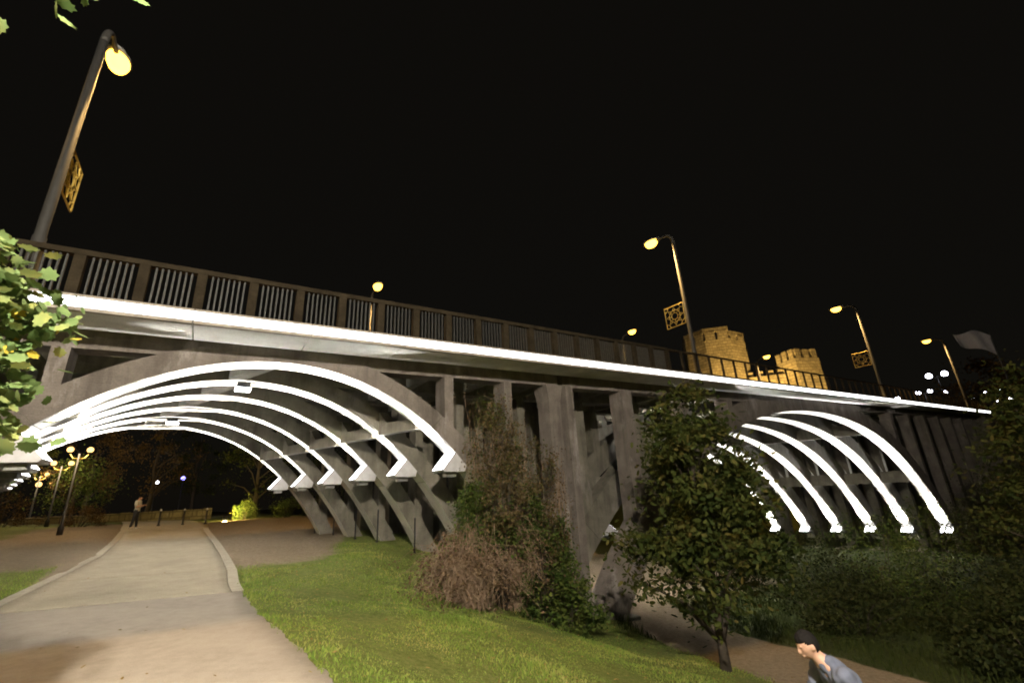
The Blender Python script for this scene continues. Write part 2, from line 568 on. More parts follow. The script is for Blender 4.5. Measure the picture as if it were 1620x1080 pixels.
X0, X1 = -16.0, 69.0
ZS = 5.49                    # underside of the slab edge at x = 0 ; its edge face is 5.49 .. 5.70
YB = RY + (NR - 1) * RW + RT + 1.3   # back edge of the deck
# edge slab panels (cantilever), front and back
joints = [X0]
x = -14.7
while x < X1:
    joints.append(x); x += 2.35
joints.append(X1)
for (ya, yb, yc) in ((0.0, 1.27, 1.9), (YB, YB - 1.27, YB - 1.9)):
    for i in range(len(joints) - 1):
        a, b = joints[i] + .012, joints[i + 1] - .012
        if b - a < .2: continue
        def pt(x, y, z): return (x, y, z + SL * x)
        prof = [(ya, 5.49), (yb, 5.46), (yb, 5.55), (yc, 5.62), (yc, 5.72), (ya, 5.70)]
        n = len(prof)
        v = [pt(a, y, z) for y, z in prof] + [pt(b, y, z) for y, z in prof]
        f = [tuple(range(n)), tuple(range(2 * n - 1, n - 1, -1))] + [(k_, k_ + n, (k_ + 1) % n + n, (k_ + 1) % n) for k_ in range(n)]
        MB().add(v, f).build('slab_panel', M['soffit'], bridge)
# deck slab between, road surface, kerbs
MB().box(X0, X1, 1.9, YB - 1.9, 5.58, 5.74, SL).build('deck_slab', M['rib_in'], bridge)
MB().box(X0, X1, 1.95, YB - 1.95, 5.744, 5.79, SL).build('road_surface', M['asphalt'], bridge)
for ya, yb in ((.45, 1.94), (YB - 1.94, YB - .45)):
    MB().box(X0, X1, ya, yb, 5.725, 5.90, SL).build('pavement', M['fascia'], bridge)
# drip lip under the slab edge and coping with the light strip on the face
for i in range(len(joints) - 1):
    a, b = joints[i] + .01, joints[i + 1] - .01
    if b - a < .2: continue
    MB().box(a, b, -.045, .075, 5.425, 5.486, SL).build('drip_lip', M['fascia'], bridge)
    MB().box(a, b, -.035, -.004, 5.715, 5.755, SL).build('coping', M['fascia'], bridge)
    MB().box(a - .006, b + .006, -.03, -.003, 5.512, 5.706, SL).build('light_strip', M['led'], bridge)
MB().box(X0, X1, -.034, .44, 5.703, 5.735, SL).build('edge_beam', M['fascia'], bridge)

# longitudinal beams along every rib line and the columns that carry them
PIERX = 10.27
cols = [(-8.2, .34), (-5.4, .34), (-2.78, .30), (6.07, .30), (8.27, .30), (10.27, .52), (11.02, .34), (14.1, .62), (17.9, .45), (21.6, .45),
        (43.4, .45), (47.2, .45), (51.1, .45), (55.0, .45), (58.8, .45), (62.5, .45), (66.4, .45)]
def rib_top(xr):
    """height a column starts from, x measured on the line of rib 0"""
    best = None
    for A in (A1, A2):
        tt = xr - (A['c'] + K * RY)
        if A['t0'] + .35 < tt < A['t1'] - .3:
            d = (A['f'](tt + .01) - A['f'](tt - .01)) / .02
            best = A['f'](tt) + A['th'] * math.hypot(1, d) * .8
    return best
beam_me = {}
for r in range(NR):
    y = RY + r * RW
    dx = K * (y - RY)
    mat = M['rib'] if r == 0 else M['rib_in']
    MB().box(X0, 10.54, y + .1, y + RT - .1, 5.08, 5.575, SL).build('deck_beam', mat, bridge)
    MB().box(10.78, X1, y + .1, y + RT - .1, 5.06, 5.575, SL).build('deck_beam', mat, bridge)
    for cx, cw in cols:
        zt = 5.09 + SL * (cx + dx)
        zb = rib_top(cx)
        if zb is None or cx > 50 or cx < -6 or abs(cx - 10.6) < .6:
            zb = Th(cx + dx, y) - .6
        if zt - zb < .25: continue
        mb = MB().box(cx - cw / 2, cx + cw / 2, 0.03, RT - .03, zb, zt)
        o = mb.build('column', mat, bridge, loc=(dx, y, 0))
        # splayed head under the beam
        if cx > 40 or abs(cx - 10.27) < .1:
            h = MB().add([(cx - cw / 2 - .002, -.0, zt - .55), (cx + cw / 2 + .002, -.0, zt - .55), (cx + cw / 2 + .002, RT, zt - .55), (cx - cw / 2 - .002, RT, zt - .55),
                          (cx - cw / 2 - .12, -.02, zt - .003), (cx + cw / 2 + .12, -.02, zt - .003), (cx + cw / 2 + .12, RT + .02, zt - .003), (cx - cw / 2 - .12, RT + .02, zt - .003)],
                         [(0, 3, 2, 1), (4, 5, 6, 7), (0, 1, 5, 4), (1, 2, 6, 5), (2, 3, 7, 6), (3, 0, 4, 7)])
            h.build('column_head', mat, o)
# cross beams between rib lines: under the deck at each column, and between the ribs
for cx, cw in cols:
    for r in range(NR - 1):
        y0 = RY + r * RW + RT + .002; y1 = RY + (r + 1) * RW - .002
        xa = cx + K * (r + .66) * RW * 1.0
        zt = 5.56 + SL * xa
        MB().box(xa - .13, xa + .13, y0, y1, zt - .40, zt).build('cross_beam', M['rib_in'], bridge)
def tie(A, t, h, wd, low=.08, haunch=.5):
    """haunched tie beam between neighbouring ribs"""
    z = A['f'](t) + low
    for r in range(NR - 1):
        y0 = RY + r * RW + RT - .01; y1 = RY + (r + 1) * RW + .01
        xm0 = A['c'] + K * (RY + r * RW) + t; xm1 = A['c'] + K * (RY + (r + 1) * RW) + t
        ym = (y0 + y1) / 2
        vs_ = []
        L = y1 - y0
        for fr, hh in ((0, h + haunch * .5), (.22, h), (.78, h), (1, h + haunch * .5)):
            y = y0 + L * fr; xc = xm0 + (xm1 - xm0) * fr
            vs_ += [(xc - wd / 2, y, z), (xc + wd / 2, y, z), (xc + wd / 2, y, z + hh), (xc - wd / 2, y, z + hh)]
        fs_ = [(0, 1, 2, 3), (15, 14, 13, 12)]
        for i in range(3):
            for j in range(4):
                fs_.append((i * 4 + j, i * 4 + (j + 1) % 4, i * 4 + 4 + (j + 1) % 4, i * 4 + 4 + j))
        MB().add(vs_, fs_).build('tie_beam', M['rib_in'], bridge)
tie(A1, -.35, .34, .42, .03, .0)
tie(A1, 3.95, .36, .28, -.02, .8)
tie(A1, -3.95, .36, .28, -.02, .8)
tie(A2, 8.6, .75, .40, .10, .0)
tie(A2, 14.9, .85, .45, .10, .0)
tie(A2, -8.1, .75, .40, .10, .0)
tie(A2, -14.4, .85, .45, .10, .0)
tie(A2, 0, .6, .4, .12, 0)
# footing blocks where the legs stand
for r in range(NR):
    y = RY + r * RW
    for A, t in ((A1, A1['t1'] - .1), (A1, A1['t0'] + .2), (A2, A2['t0'] + .2), (A2, A2['t1'] - .2)):
        xx = A['c'] + K * y + t
        g_ = Th(xx, y)
        MB().box(xx - .9, xx + .9, y - .12, y + RT + .12, g_ - 1.2, min(g_ + .12, A['f'](t) + .5)).build('footing', M['rib_in'], bridge, bevel=.03)
# abutments
MB().box(-13.5, -9.4, 1.2, YB - 1.2, -.6, 5.05, SL).build('abutment', M['rib_in'], bridge)
MB().box(69.05, 75, .6, YB - .6, -6, 7.2, 0).build('abutment', M['rib'], bridge)

# floodlight brackets under the ribs
def spot(name, loc, dirv, power, wide, narrow, parent, col=(1, .985, .95), blend=.6):
    ld = bpy.data.lights.new(name, 'SPOT')
    ld.energy = power
    ld.color = col
    ld.spot_size = 2 * wide
    ld.spot_blend = blend
    ld.shadow_soft_size = .06
    o = bpy.data.objects.new(name, ld)
    COL.objects.link(o)
    z = -Vector(dirv).normalized()
    y = Vector((0, 1, 0))
    x = y.cross(z).normalized()
    m = Matrix((x, y, z)).transposed().to_4x4()
    sy = math.tan(narrow) / math.tan(wide)
    o.matrix_world = Matrix.Translation(loc) @ m @ Matrix.Diagonal((1, sy, 1, 1))
    return o

def bracket(A, tk, inw, drop, back, r, sgn, pw_far, pw_near, aim_el, wide, nar):
    f = A['f']
    y = RY + r * RW
    cx = A['c'] + K * y
    k = (sgn * tk, f(tk))
    p_ = (sgn * (tk - inw), f(tk) - drop)
    tb = tk + back
    b_ = (sgn * tb, f(tb))
    dk = (sgn * (tk + .06), f(tk + .06) + .02)
    mb = MB().prism([k, p_, (p_[0] + sgn * .05, p_[1] - .06), (b_[0] - sgn * .05, p_[1] - .07), b_], -.02, RT + .02)
    o = mb.build('light_bracket', M['bracket'], bridge, loc=(cx, y, 0))
    # luminous lens lying on the inner face
    nx, nz = (k[1] - p_[1]), -(k[0] - p_[0])
    L = math.hypot(nx, nz); nx, nz = nx / L, nz / L
    if nz < 0: nx, nz = -nx, -nz
    e = .012
    q0 = (p_[0] * .97 + k[0] * .03, p_[1] * .97 + k[1] * .03); q1 = (p_[0] * .04 + k[0] * .96, p_[1] * .04 + k[1] * .96)
    ln = MB().prism([(q0[0] + nx * .003, q0[1] + nz * .003), (q1[0] + nx * .003, q1[1] + nz * .003), (q1[0] + nx * e, q1[1] + nz * e), (q0[0] + nx * e, q0[1] + nz * e)], 0.0, RT)
    ln.build('lens', M['lens'], o)
    # junction box below
    xb = (p_[0] + b_[0]) / 2
    MB().box(xb - .16, xb + .16, .2, .5, p_[1] - .20, p_[1] - .072).build('junction_box', M['housing'], o, bevel=.01)
    lx, lz = (p_[0] * .6 + k[0] * .4) + nx * .06, (p_[1] * .6 + k[1] * .4) + nz * .06
    loc = Vector((cx + lx, y + RT / 2, lz))
    el = math.radians(aim_el)
    s1 = spot('floodlight_beam', loc, (-sgn * math.cos(el), 0, math.sin(el)), pw_far, math.radians(wide), math.radians(nar), None)
    s1.parent = bridge
    el2 = math.radians(aim_el + 24)
    s2 = spot('floodlight_beam', loc, (-sgn * math.cos(el2), 0, math.sin(el2)), pw_near, math.radians(44), math.radians(27), None)
    s2.parent = bridge
for r in range(NR):
    for sgn in (-1, 1):
        bracket(A1, 4.80 if sgn > 0 else 4.46, .42, .50, .36, r, sgn, 17000, 800, 33, 30, 5.0)
        bracket(A2, 18.15 if sgn > 0 else 15.6, .55, .35, .5, r, sgn, 60000, 5000, 40, 28, 3.0)

for r in (1, 4):
    y = RY + r * RW
    xx = A1['c'] + K * y - .15
    o = MB().box(-.17, .17, .10, .50, -.16, -.004).build('downlight', M['dark'], bridge, bevel=.01, loc=(xx, y, arch1(-.15) - .01))
    MB().box(-.20, .20, .08, .52, -.22, -.163).build('lens', M['lens'], o, bevel=.015)

# ------------------------------------------------------------------ railing
rail = empty('bridge_railing', (0, .15, 5.735))
tag(rail, 'concrete post and baluster railing along the near edge of the bridge', 'railing')
RH = 1.02
def rbox(x0, x1, y0, y1, z0, z1):
    return MB().box(x0, x1, y0, y1, z0, z1, SL)
XO = 15.6                                     # beyond this the railing is of open, thin posts
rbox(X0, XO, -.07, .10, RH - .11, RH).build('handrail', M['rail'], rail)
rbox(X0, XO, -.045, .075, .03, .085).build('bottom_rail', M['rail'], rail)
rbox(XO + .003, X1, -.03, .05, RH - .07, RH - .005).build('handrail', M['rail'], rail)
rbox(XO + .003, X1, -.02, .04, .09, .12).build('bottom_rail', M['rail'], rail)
post_me = MB().box(-.09, .09, -.06, .09, -.03, RH - .105, SL).mesh('post', M['rail'])
thin_me = MB().box(-.035, .035, -.03, .05, -.03, RH - .07, SL).mesh('post', M['rail'])
bal_me = MB().box(-.016, .016, -.012, .042, .08, RH - .105, SL).mesh('baluster', M['bal'])
PX = [-2.6 + 1.01 * n for n in range(-13, 71)]
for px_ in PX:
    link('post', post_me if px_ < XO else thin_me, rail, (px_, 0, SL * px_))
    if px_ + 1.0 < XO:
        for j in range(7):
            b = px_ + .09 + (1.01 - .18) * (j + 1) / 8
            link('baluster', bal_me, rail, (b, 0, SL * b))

# ------------------------------------------------------------------ street lamps on the bridge
def ornament(parent, sc):
    """square gilt frame with a sun wheel, standing off the pole towards the road"""
    fr = MB()
    s_ = .52 * sc
    for a, b in (((-s_, -s_), (s_, -s_)), ((s_, -s_), (s_, s_)), ((s_, s_), (-s_, s_)), ((-s_, s_), (-s_, -s_))):
        fr.tube([(0, a[0], a[1]), (0, b[0], b[1])], .022, 6)
    o = fr.build('ornament_frame', M['gold'], parent)
    w_ = MB()
    for rr_ in (.17, .30):
        w_.tube([(0, rr_ * sc * math.cos(2 * PI * i / 20), rr_ * sc * math.sin(2 * PI * i / 20)) for i in range(21)], .02, 6, False)
    for i in range(8):
        a0 = 2 * PI * i / 8
        p0_ = (0, .30 * sc * math.cos(a0 - .25), .30 * sc * math.sin(a0 - .25)); p1_ = (0, .47 * sc * math.cos(a0), .47 * sc * math.sin(a0)); p2_ = (0, .30 * sc * math.cos(a0 + .25), .30 * sc * math.sin(a0 + .25))
        w_.tube([p0_, p1_, p2_], .02, 6)
        w_.tube([(0, .17 * sc * math.cos(a0), .17 * sc * math.sin(a0)), (0, .30 * sc * math.cos(a0), .30 * sc * math.sin(a0))], .015, 5)
    for sx in (-1, 1):
        for sz in (-1, 1):
            w_.tube([(0, sx * s_, sz * s_ * .55), (0, sx * s_ * .7, sz * s_ * .7), (0, sx * s_ * .55, sz * s_)], .02, 6)
    w_.build('sun_wheel', M['gold'], o)
    return o

def street_lamp(x, ypole, side, zhead, label, power, orn=True):
    zb = 5.9 + SL * x
    h = zhead - zb
    root = empty('street_lamp', (x, ypole, zb))
    tag(root, label, 'street lamp', 'street lamps along the bridge')
    MB().lathe([(.16, 0), (.16, .04), (.12, .06), (.11, 1.1), (.095, 1.15), (.085, h - .75)], 12).build('pole', M['paintsteel'], root, True)
    arm = []
    for i in range(9):
        a = i / 8 * PI / 2
        arm.append((0, side * (.45 * (1 - math.cos(a))), h - .75 + .62 * math.sin(a)))
    arm += [(0, side * .75, h - .10), (0, side * 1.05, h - .05)]
    MB().tube(arm, [.085 - .003 * i for i in range(len(arm))], 10).build('arm', M['paintsteel'], root, True)
    hd = MB()
    # luminaire body: flattened tapered shell
    for_body = [(.78, .07, .05), (.90, .18, .09), (1.10, .26, .12), (1.44, .27, .11), (1.64, .18, .07), (1.71, .06, .03)]
    rings = []
    for yy, wx, hz in for_body:
        rings.append([(wx * math.cos(2 * PI * j / 12), side * yy, h - .02 + .03 + hz * max(math.sin(2 * PI * j / 12), -.25)) for j in range(12)])
    v = [q for rg_ in rings for q in rg_]
    f = [(i * 12 + j, i * 12 + (j + 1) % 12, (i + 1) * 12 + (j + 1) % 12, (i + 1) * 12 + j) for i in range(5) for j in range(12)]
    f += [tuple(range(11, -1, -1)), tuple(60 + j for j in range(12))]
    hd.add(v, f).build('lamp_head', M['housing'], root, True)
    gl = MB()
    rings = []
    for kz, sc_ in ((-.015, 1.0), (-.07, .93), (-.13, .72), (-.16, .35)):
        rings.append([(.25 * sc_ * math.cos(2 * PI * j / 14), side * (1.27 + .37 * sc_ * math.sin(2 * PI * j / 14)), h + kz * 1.9) for j in range(14)])
    v = [q for rg_ in rings for q in rg_]
    f = [(i * 14 + j, i * 14 + (j + 1) % 14, (i + 1) * 14 + (j + 1) % 14, (i + 1) * 14 + j) for i in range(3) for j in range(14)]
    f += [tuple(range(13, -1, -1)), tuple(42 + j for j in range(14))]
    gl.add(v, f).build('lamp_glass', M['sodium'], root, True)
    ld = bpy.data.lights.new('lamp_light', 'SPOT')
    ld.energy = power
    ld.color = (1, .60, .20)
    ld.spot_size = math.radians(150)
    ld.spot_blend = .5
    ld.shadow_soft_size = .15
    lo = bpy.data.objects.new('lamp_light', ld)
    COL.objects.link(lo)
    lo.parent = root
    lo.location = (0, side * 1.29, h - .42)
    if orn:
        o = ornament(root, 1.0)
        o.location = (0, side * .66, 2.95 if x < 0 else 3.05)
        MB().box(-.015, .015, min(0, side * .16), max(0, side * .16), 2.95 + .45, 2.95 + .49).build('ornament_clamp', M['steel'], root)
    return root
LP = 2900
street_lamp(-3.32, .42, 1, 13.0, 'nearest tall street lamp, glowing amber at the upper left above the railing', LP)
street_lamp(18.0, .42, 1, 13.75, 'curved-arm amber street lamp standing in front of the fortress tower', LP)
street_lamp(40.2, .42, 1, 14.25, 'curved-arm amber street lamp right of the fortress, with a square ornament', LP)
street_lamp(62.2, .42, 1, 14.75, 'farthest small amber street lamp on the bridge, next to the white flag', LP, False)
street_lamp(7.2, YB - .5, -1, 13.75, 'far-side street lamp whose amber head shows alone above the railing centre', LP, False)
street_lamp(29.3, YB - .5, -1, 14.4, 'far-side street lamp with its head just above the railing left of the fortress', LP, False)
street_lamp(51.6, YB - .5, -1, 14.9, 'far-side street lamp shining between the two fortress towers', LP, False)

# park lamp behind the camera that lights the lawn and the near leaves
def park_lamp(x, y, h, label):
    root = empty('park_lamp', (x, y, Th(x, y)))
    tag(root, label, 'park lamp')
    MB().lathe([(.14, 0), (.14, .3), (.07, .4), (.05, h - .3), (.09, h - .25), (.09, h - .2)], 12).build('pole', M['dark'], root, True)
    MB().lathe([(.10, h - .198), (.22, h - .1), (.25, h + .05), (.18, h + .2)], 14).build('lantern_glass', M['globe'], root, True)
    MB().lathe([(.30, h + .202), (.22, h + .3), (.04, h + .38)], 14).build('lantern_cap', M['dark'], root, True)
    ld = bpy.data.lights.new('lamp_light', 'POINT')
    ld.energy = 20500; ld.color = (1, .90, .74); ld.shadow_soft_size = .22
    lo = bpy.data.objects.new('lamp_light', ld); COL.objects.link(lo); lo.parent = root; lo.location = (0, 0, h - .45)
    return root
park_lamp(-1.2, -14.5, 8.4, 'tall park lantern on a dark pole beside the path behind the viewer')

# ------------------------------------------------------------------ foliage tools
def rot_mats(n, up=0.0):
    """random rotations; up > 0 leans the leaf normal towards +z"""
    nv = rng.normal(size=(n, 3)); nv[:, 2] = np.abs(nv[:, 2]) + up
    nv /= np.linalg.norm(nv, axis=1)[:, None]
    a = rng.normal(size=(n, 3))
    a -= nv * (a * nv).sum(1)[:, None]
    a /= np.linalg.norm(a, axis=1)[:, None]
    b = np.cross(nv, a)
    return np.stack([a, b, nv], -1)

LEAF_Q = (np.array([(0, -.5, 0), (.30, -.05, .06), (0, .55, 0), (-.30, -.05, .06)], float), np.array([(0, 1, 2), (0, 2, 3)]))
_mp = [(0, -.40), (.16, -.26), (.40, -.30), (.38, -.10), (.55, .10), (.36, .20), (.32, .42), (.17, .38), (0, .60),
       (-.17, .38), (-.32, .42), (-.36, .20), (-.55, .10), (-.38, -.10), (-.40, -.30), (-.16, -.26)]
LEAF_M = (np.array([(0, 0.02, -.03)] + [(x, y, .07 * (abs(x) + .3 * abs(y))) for x, y in _mp], float),
          np.array([(0, i + 1, (i + 1) % 16 + 1) for i in range(16)]))
_ov = [(0, -.5), (.14, -.3), (.24, -.1), (.2, .08), (.26, .25), (.1, .5), (-.1, .5), (-.26, .25), (-.2, .08), (-.24, -.1), (-.14, -.3)]
LEAF_O = (np.array([(0, 0, -.04)] + [(x, y, .10 * abs(x)) for x, y in _ov], float),
          np.array([(0, i + 1, (i + 1) % 11 + 1) for i in range(11)]))

def leaf_cloud(pos, size, leaf, up=.3):
    n = len(pos)
    V0, F0 = leaf
    R = rot_mats(n, up)
    s_ = size * rng.uniform(.6, 1.25, n)
    V = np.einsum('nij,kj->nki', R, V0) * s_[:, None, None] + pos[:, None, :]
    F = F0[None] + (np.arange(n) * len(V0))[:, None, None]
    return V.reshape(-1, 3), F.reshape(-1, 3)

def clumps_in(shape, nc, jitter=.12):
    """clump centres spread in the outer part of a body of revolution: shape = list of (z, radius)"""
    zs = np.array([s_[0] for s_ in shape]); rs = np.array([s_[1] for s_ in shape])
    out = []
    while len(out) < nc:
        z = rng.uniform(zs[0], zs[-1]); r = np.interp(z, zs, rs)
        if rng.random() * rs.max() > r: continue
        a = rng.uniform(0, 2 * PI)
        q = r * math.sqrt(rng.uniform(.15, 1.0)) * (1 + rng.normal() * jitter)
        out.append((q * math.cos(a), q * math.sin(a), z))
    return np.array(out)

def tree(name, label, cat, base, shape, nclump, nleaf, lsize, cspread, mat, leaf=LEAF_Q, trunk_r=.14, group=None, limbs=14, trunk_top=None, ysq=1.0, up=.3, barkm=None):
    root = empty(name, base)
    tag(root, label, cat, group)
    C = clumps_in(shape, nclump)
    C[:, 1] *= ysq
    z0 = shape[0][0]
    zt = trunk_top if trunk_top else shape[0][0] + (shape[-1][0] - shape[0][0]) * .75
    pts, rad = [], []
    wob = rng.normal(size=(9, 2)) * .05
    for i in range(9):
        f = i / 8
        pts.append((wob[i][0] * zt * .25 * f, wob[i][1] * zt * .25 * f, -.25 + (zt + .25) * f))
        rad.append(trunk_r * (1.25 if i == 0 else 1) * (1 - .82 * f))
    mb = MB().tube(pts, rad, 10)
    for c in C[rng.permutation(len(C))[:limbs]]:
        f = min(.95, max(.2, (c[2] * .75) / zt))
        k = f * 8; i = int(k); p0_ = np.array(pts[min(i, 8)])
        mid = (p0_ + c) / 2 + np.array([0, 0, .12 * np.linalg.norm(c - p0_)])
        r0 = rad[min(i, 8)] * .5
        mb.tube([tuple(p0_), tuple(mid), tuple(c)], [r0, r0 * .6, r0 * .18], 6)
    mb.build('trunk', barkm or M['bark'], root, True)
    per = rng.multinomial(nleaf, rng.dirichlet(np.ones(len(C)) * 2.0))
    P = np.repeat(C, per, 0)
    sp = np.repeat(cspread * rng.uniform(.6, 1.4, len(C)), per)
    P = P + rng.normal(size=P.shape) * sp[:, None] * np.array([1, 1, .75])
    V, F = leaf_cloud(P, lsize, leaf, up)
    o = link('crown', npmesh('crown', V, F, mat), root)
    return root

M['leaf_dark'] = leafmat('leaf_dark_tree', [(.012, .020, .004), (.028, .040, .008), (.05, .058, .012), (.09, .07, .02)])
M['leaf_green'] = leafmat('leaf_green_shrub', [(.022, .04, .008), (.045, .075, .015), (.085, .11, .022), (.13, .14, .035)])
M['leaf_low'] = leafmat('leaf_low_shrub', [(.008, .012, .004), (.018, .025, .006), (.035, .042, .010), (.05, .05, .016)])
M['leaf_brown'] = leafmat('leaf_autumn', [(.03, .022, .008), (.07, .045, .014), (.13, .075, .022), (.10, .08, .02)])
M['leaf_maple'] = leafmat('leaf_maple', [(.05, .10, .03), (.10, .165, .055), (.17, .235, .09), (.30, .30, .09)], .25, 3.0)
M['leaf_maple_yellow'] = leafmat('leaf_maple_yellow', [(.30, .24, .035), (.42, .32, .04)], .25, 3.0)
M['leaf_dry'] = leafmat('leaf_dry', [(.07, .045, .025), (.14, .09, .05), (.21, .14, .08)], .15, 3.0)
M['leaf_mixed'] = leafmat('leaf_mixed_shrub', [(.03, .045, .01), (.06, .075, .016), (.10, .07, .03), (.16, .105, .05), (.10, .12, .03)], .2, 2.6)
M['grass'] = leafmat('grass_blades', [(.09, .16, .024), (.16, .245, .043), (.26, .32, .07), (.42, .37, .14)], .3, .7)
M['grass_bank'] = leafmat('bank_grass_blades', [(.02, .034, .007), (.04, .055, .012), (.07, .075, .02)], .2, .7)  # lawn blade colours darkened to stand for the dim light on the bank

# ------------------------------------------------------------------ near maple at the left edge
maple = empty('maple_tree', (-2.35, -7.3, Th(-2.35, -7.3)))
tag(maple, 'broad-leaved maple at the left edge with pale green and yellow leaves', 'tree')
mz = maple.location.z
def L(p): return (p[0] + 2.35, p[1] + 7.3, p[2] - mz)
tr = MB()
tr.tube([L((-2.35, -7.3, mz - .2)), L((-2.36, -7.32, 1.2)), L((-2.3, -7.25, 2.4)), L((-2.25, -7.35, 3.6)), L((-2.2, -7.5, 5.0))], [.13, .10, .085, .06, .03], 10)
tr.build('trunk', M['bark'], maple, True)
branches = [
    [(-2.3, -7.25, 2.3), (-1.75, -7.1, 2.75), (-1.32, -7.1, 3.1), (-1.24, -7.2, 3.25)],
    [(-2.3, -7.25, 2.5), (-1.6, -7.0, 2.8), (-1.2, -6.95, 2.92), (-.97, -6.83, 3.0)],
    [(-2.3, -7.25, 2.0), (-1.7, -7.0, 2.5), (-1.3, -7.02, 2.68), (-1.15, -7.0, 2.68)],
    [(-2.3, -7.25, 1.8), (-1.7, -7.05, 2.2), (-1.25, -7.0, 2.42), (-1.10, -7.0, 2.40)],
    [(-2.3, -7.25, 1.6), (-1.7, -7.1, 1.9), (-1.25, -7.05, 2.15), (-1.06, -7.05, 2.10)],
    [(-2.2, -7.5, 4.3), (-1.8, -7.8, 4.8), (-1.3, -7.98, 5.06), (-.86, -7.98, 5.03)],
    [(-2.25, -7.35, 3.3), (-2.0, -7.2, 3.6), (-1.7, -7.2, 3.7), (-1.5, -7.3, 3.6)],
]
leaf_pts, leaf_w = [], []
for b in branches:
    MB().tube([L(p) for p in b], [.03, .02, .012, .005], 6).build('branch', M['bark'], maple, True)
    for i in range(3):
        a_, c_ = Vector(b[i]), Vector(b[i + 1])
        for _ in range([3, 24, 46][i] if b[0][2] < 2.9 else [2, 8, 26][i]):
            f = rng.random()
            sp = [.14, .11, .075][i]
            pnt = a_.lerp(c_, f) + Vector(rng.normal(size=3) * sp)
            leaf_pts.append(pnt)
# keep the sprays at the very top and on the long twig narrow
ml = []
for mat, nm in ((M['leaf_maple'], 'leaf'), (M['leaf_maple'], 'leaf'), (M['leaf_maple'], 'leaf'), (M['leaf_maple_yellow'], 'leaf')):
    V0, F0 = LEAF_M
    V1 = V0 * np.array([1, rng.uniform(.9, 1.1), rng.uniform(.6, 1.8)])
    ml.append(npmesh(nm, V1, F0, mat))
cvec = CAM
for i, pnt in enumerate(leaf_pts[:400]):
    o = link('leaf', ml[int(rng.integers(0, 3)) if rng.random() < .9 else 3], maple)
    to = (cvec - pnt).normalized()
    nrm = (Vector(rng.normal(size=3)) * .55 + to * .55 + Vector((0, 0, .55))).normalized()
    q = nrm.to_track_quat('Z', 'Y')
    o.rotation_mode = 'QUATERNION'
    from mathutils import Quaternion
    o.rotation_quaternion = q @ Quaternion((0, 0, 1), rng.uniform(0, 2 * PI))
    s_ = float(rng.uniform(.05, .105))
    o.scale = (s_, s_, s_)
    o.location = L(pnt)

cp = []
for b in branches:
    for i in range(3):
        a_, c_ = np.array(b[i]), np.array(b[i + 1])
        f = rng.random((170 if b[0][2] < 2.9 else 40, 1))
        sp = np.array([.22, .20, .14][i])
        q = a_ + (c_ - a_) * f * (1 if i < 2 else .55) + rng.normal(size=(len(f), 3)) * sp
        q[:, 0] -= .12
        cp.append(q)
cp = np.vstack(cp)
cp = cp - np.array([-2.35, -7.3, mz])
V, F = leaf_cloud(cp, .095, LEAF_M, .4)
o = link('inner_foliage', npmesh('inner_foliage', V, F, M['leaf_maple']), maple)
o['kind'] = 'stuff'

# ------------------------------------------------------------------ tree on the lawn edge, shrubs, climbers
tree('broadleaf_tree', 'dark broadleaf tree on the lawn edge in front of the second arch', 'tree', (10.6, -3.6, Th(10.6, -3.6)),
     [(1.15, .9), (1.7, 1.55), (2.4, 1.75), (3.2, 1.6), (4.0, 1.4), (4.8, 1.2), (5.7, .95), (6.5, .45)], 105, 13500, .15, .25, M['leaf_dark'], LEAF_O, .12, None, 30, 5.6)

def shrub(name, label, base, shape, nc, nl, ls, sp, mat, leaf=LEAF_Q, group='shrubs by the bridge', stems=12, cat='shrub'):
    root = empty(name, base)
    tag(root, label, cat, group)
    C = clumps_in(shape, nc, .2)
    mb = MB()
    for c in C[:stems]:
        mb.tube([(c[0] * .15, c[1] * .15, -.15), (c[0] * .5, c[1] * .5, c[2] * .55), tuple(c)], [.022, .015, .006], 5)
    mb.build('stems', M['bark'], root, True)
    per = rng.multinomial(nl, rng.dirichlet(np.ones(len(C)) * 2.5))
    P = np.repeat(C, per, 0) + rng.normal(size=(nl, 3)) * sp
    P[:, 2] = np.maximum(P[:, 2], -.02)
    V, F = leaf_cloud(P, ls, leaf)
    link('foliage', npmesh('foliage', V, F, mat), root)
    return root
def gz(x, y, dz=0): return (x, y, Th(x, y) + dz)
shrub('green_shrub', 'dense green shrub beside the foot of the first arch, above the dry bush', gz(6.75, .75), [(.7, .5), (1.3, .85), (2.0, .9), (2.6, .7), (3.0, .3)], 40, 5200, .11, .15, M['leaf_green'])
shrub('green_shrub', 'tall green shrub at the foot of the pier, right of the dry bush', gz(8.6, .35), [(.2, .8), (1.0, 1.0), (1.9, .95), (2.7, .7), (3.2, .3)], 46, 5600, .11, .16, M['leaf_green'])
shrub('green_shrub', 'low green shrub at the lawn edge below the pier', gz(8.9, -.25), [(.05, .7), (.5, .85), (1.0, .7), (1.35, .3)], 26, 3000, .11, .13, M['leaf_green'])
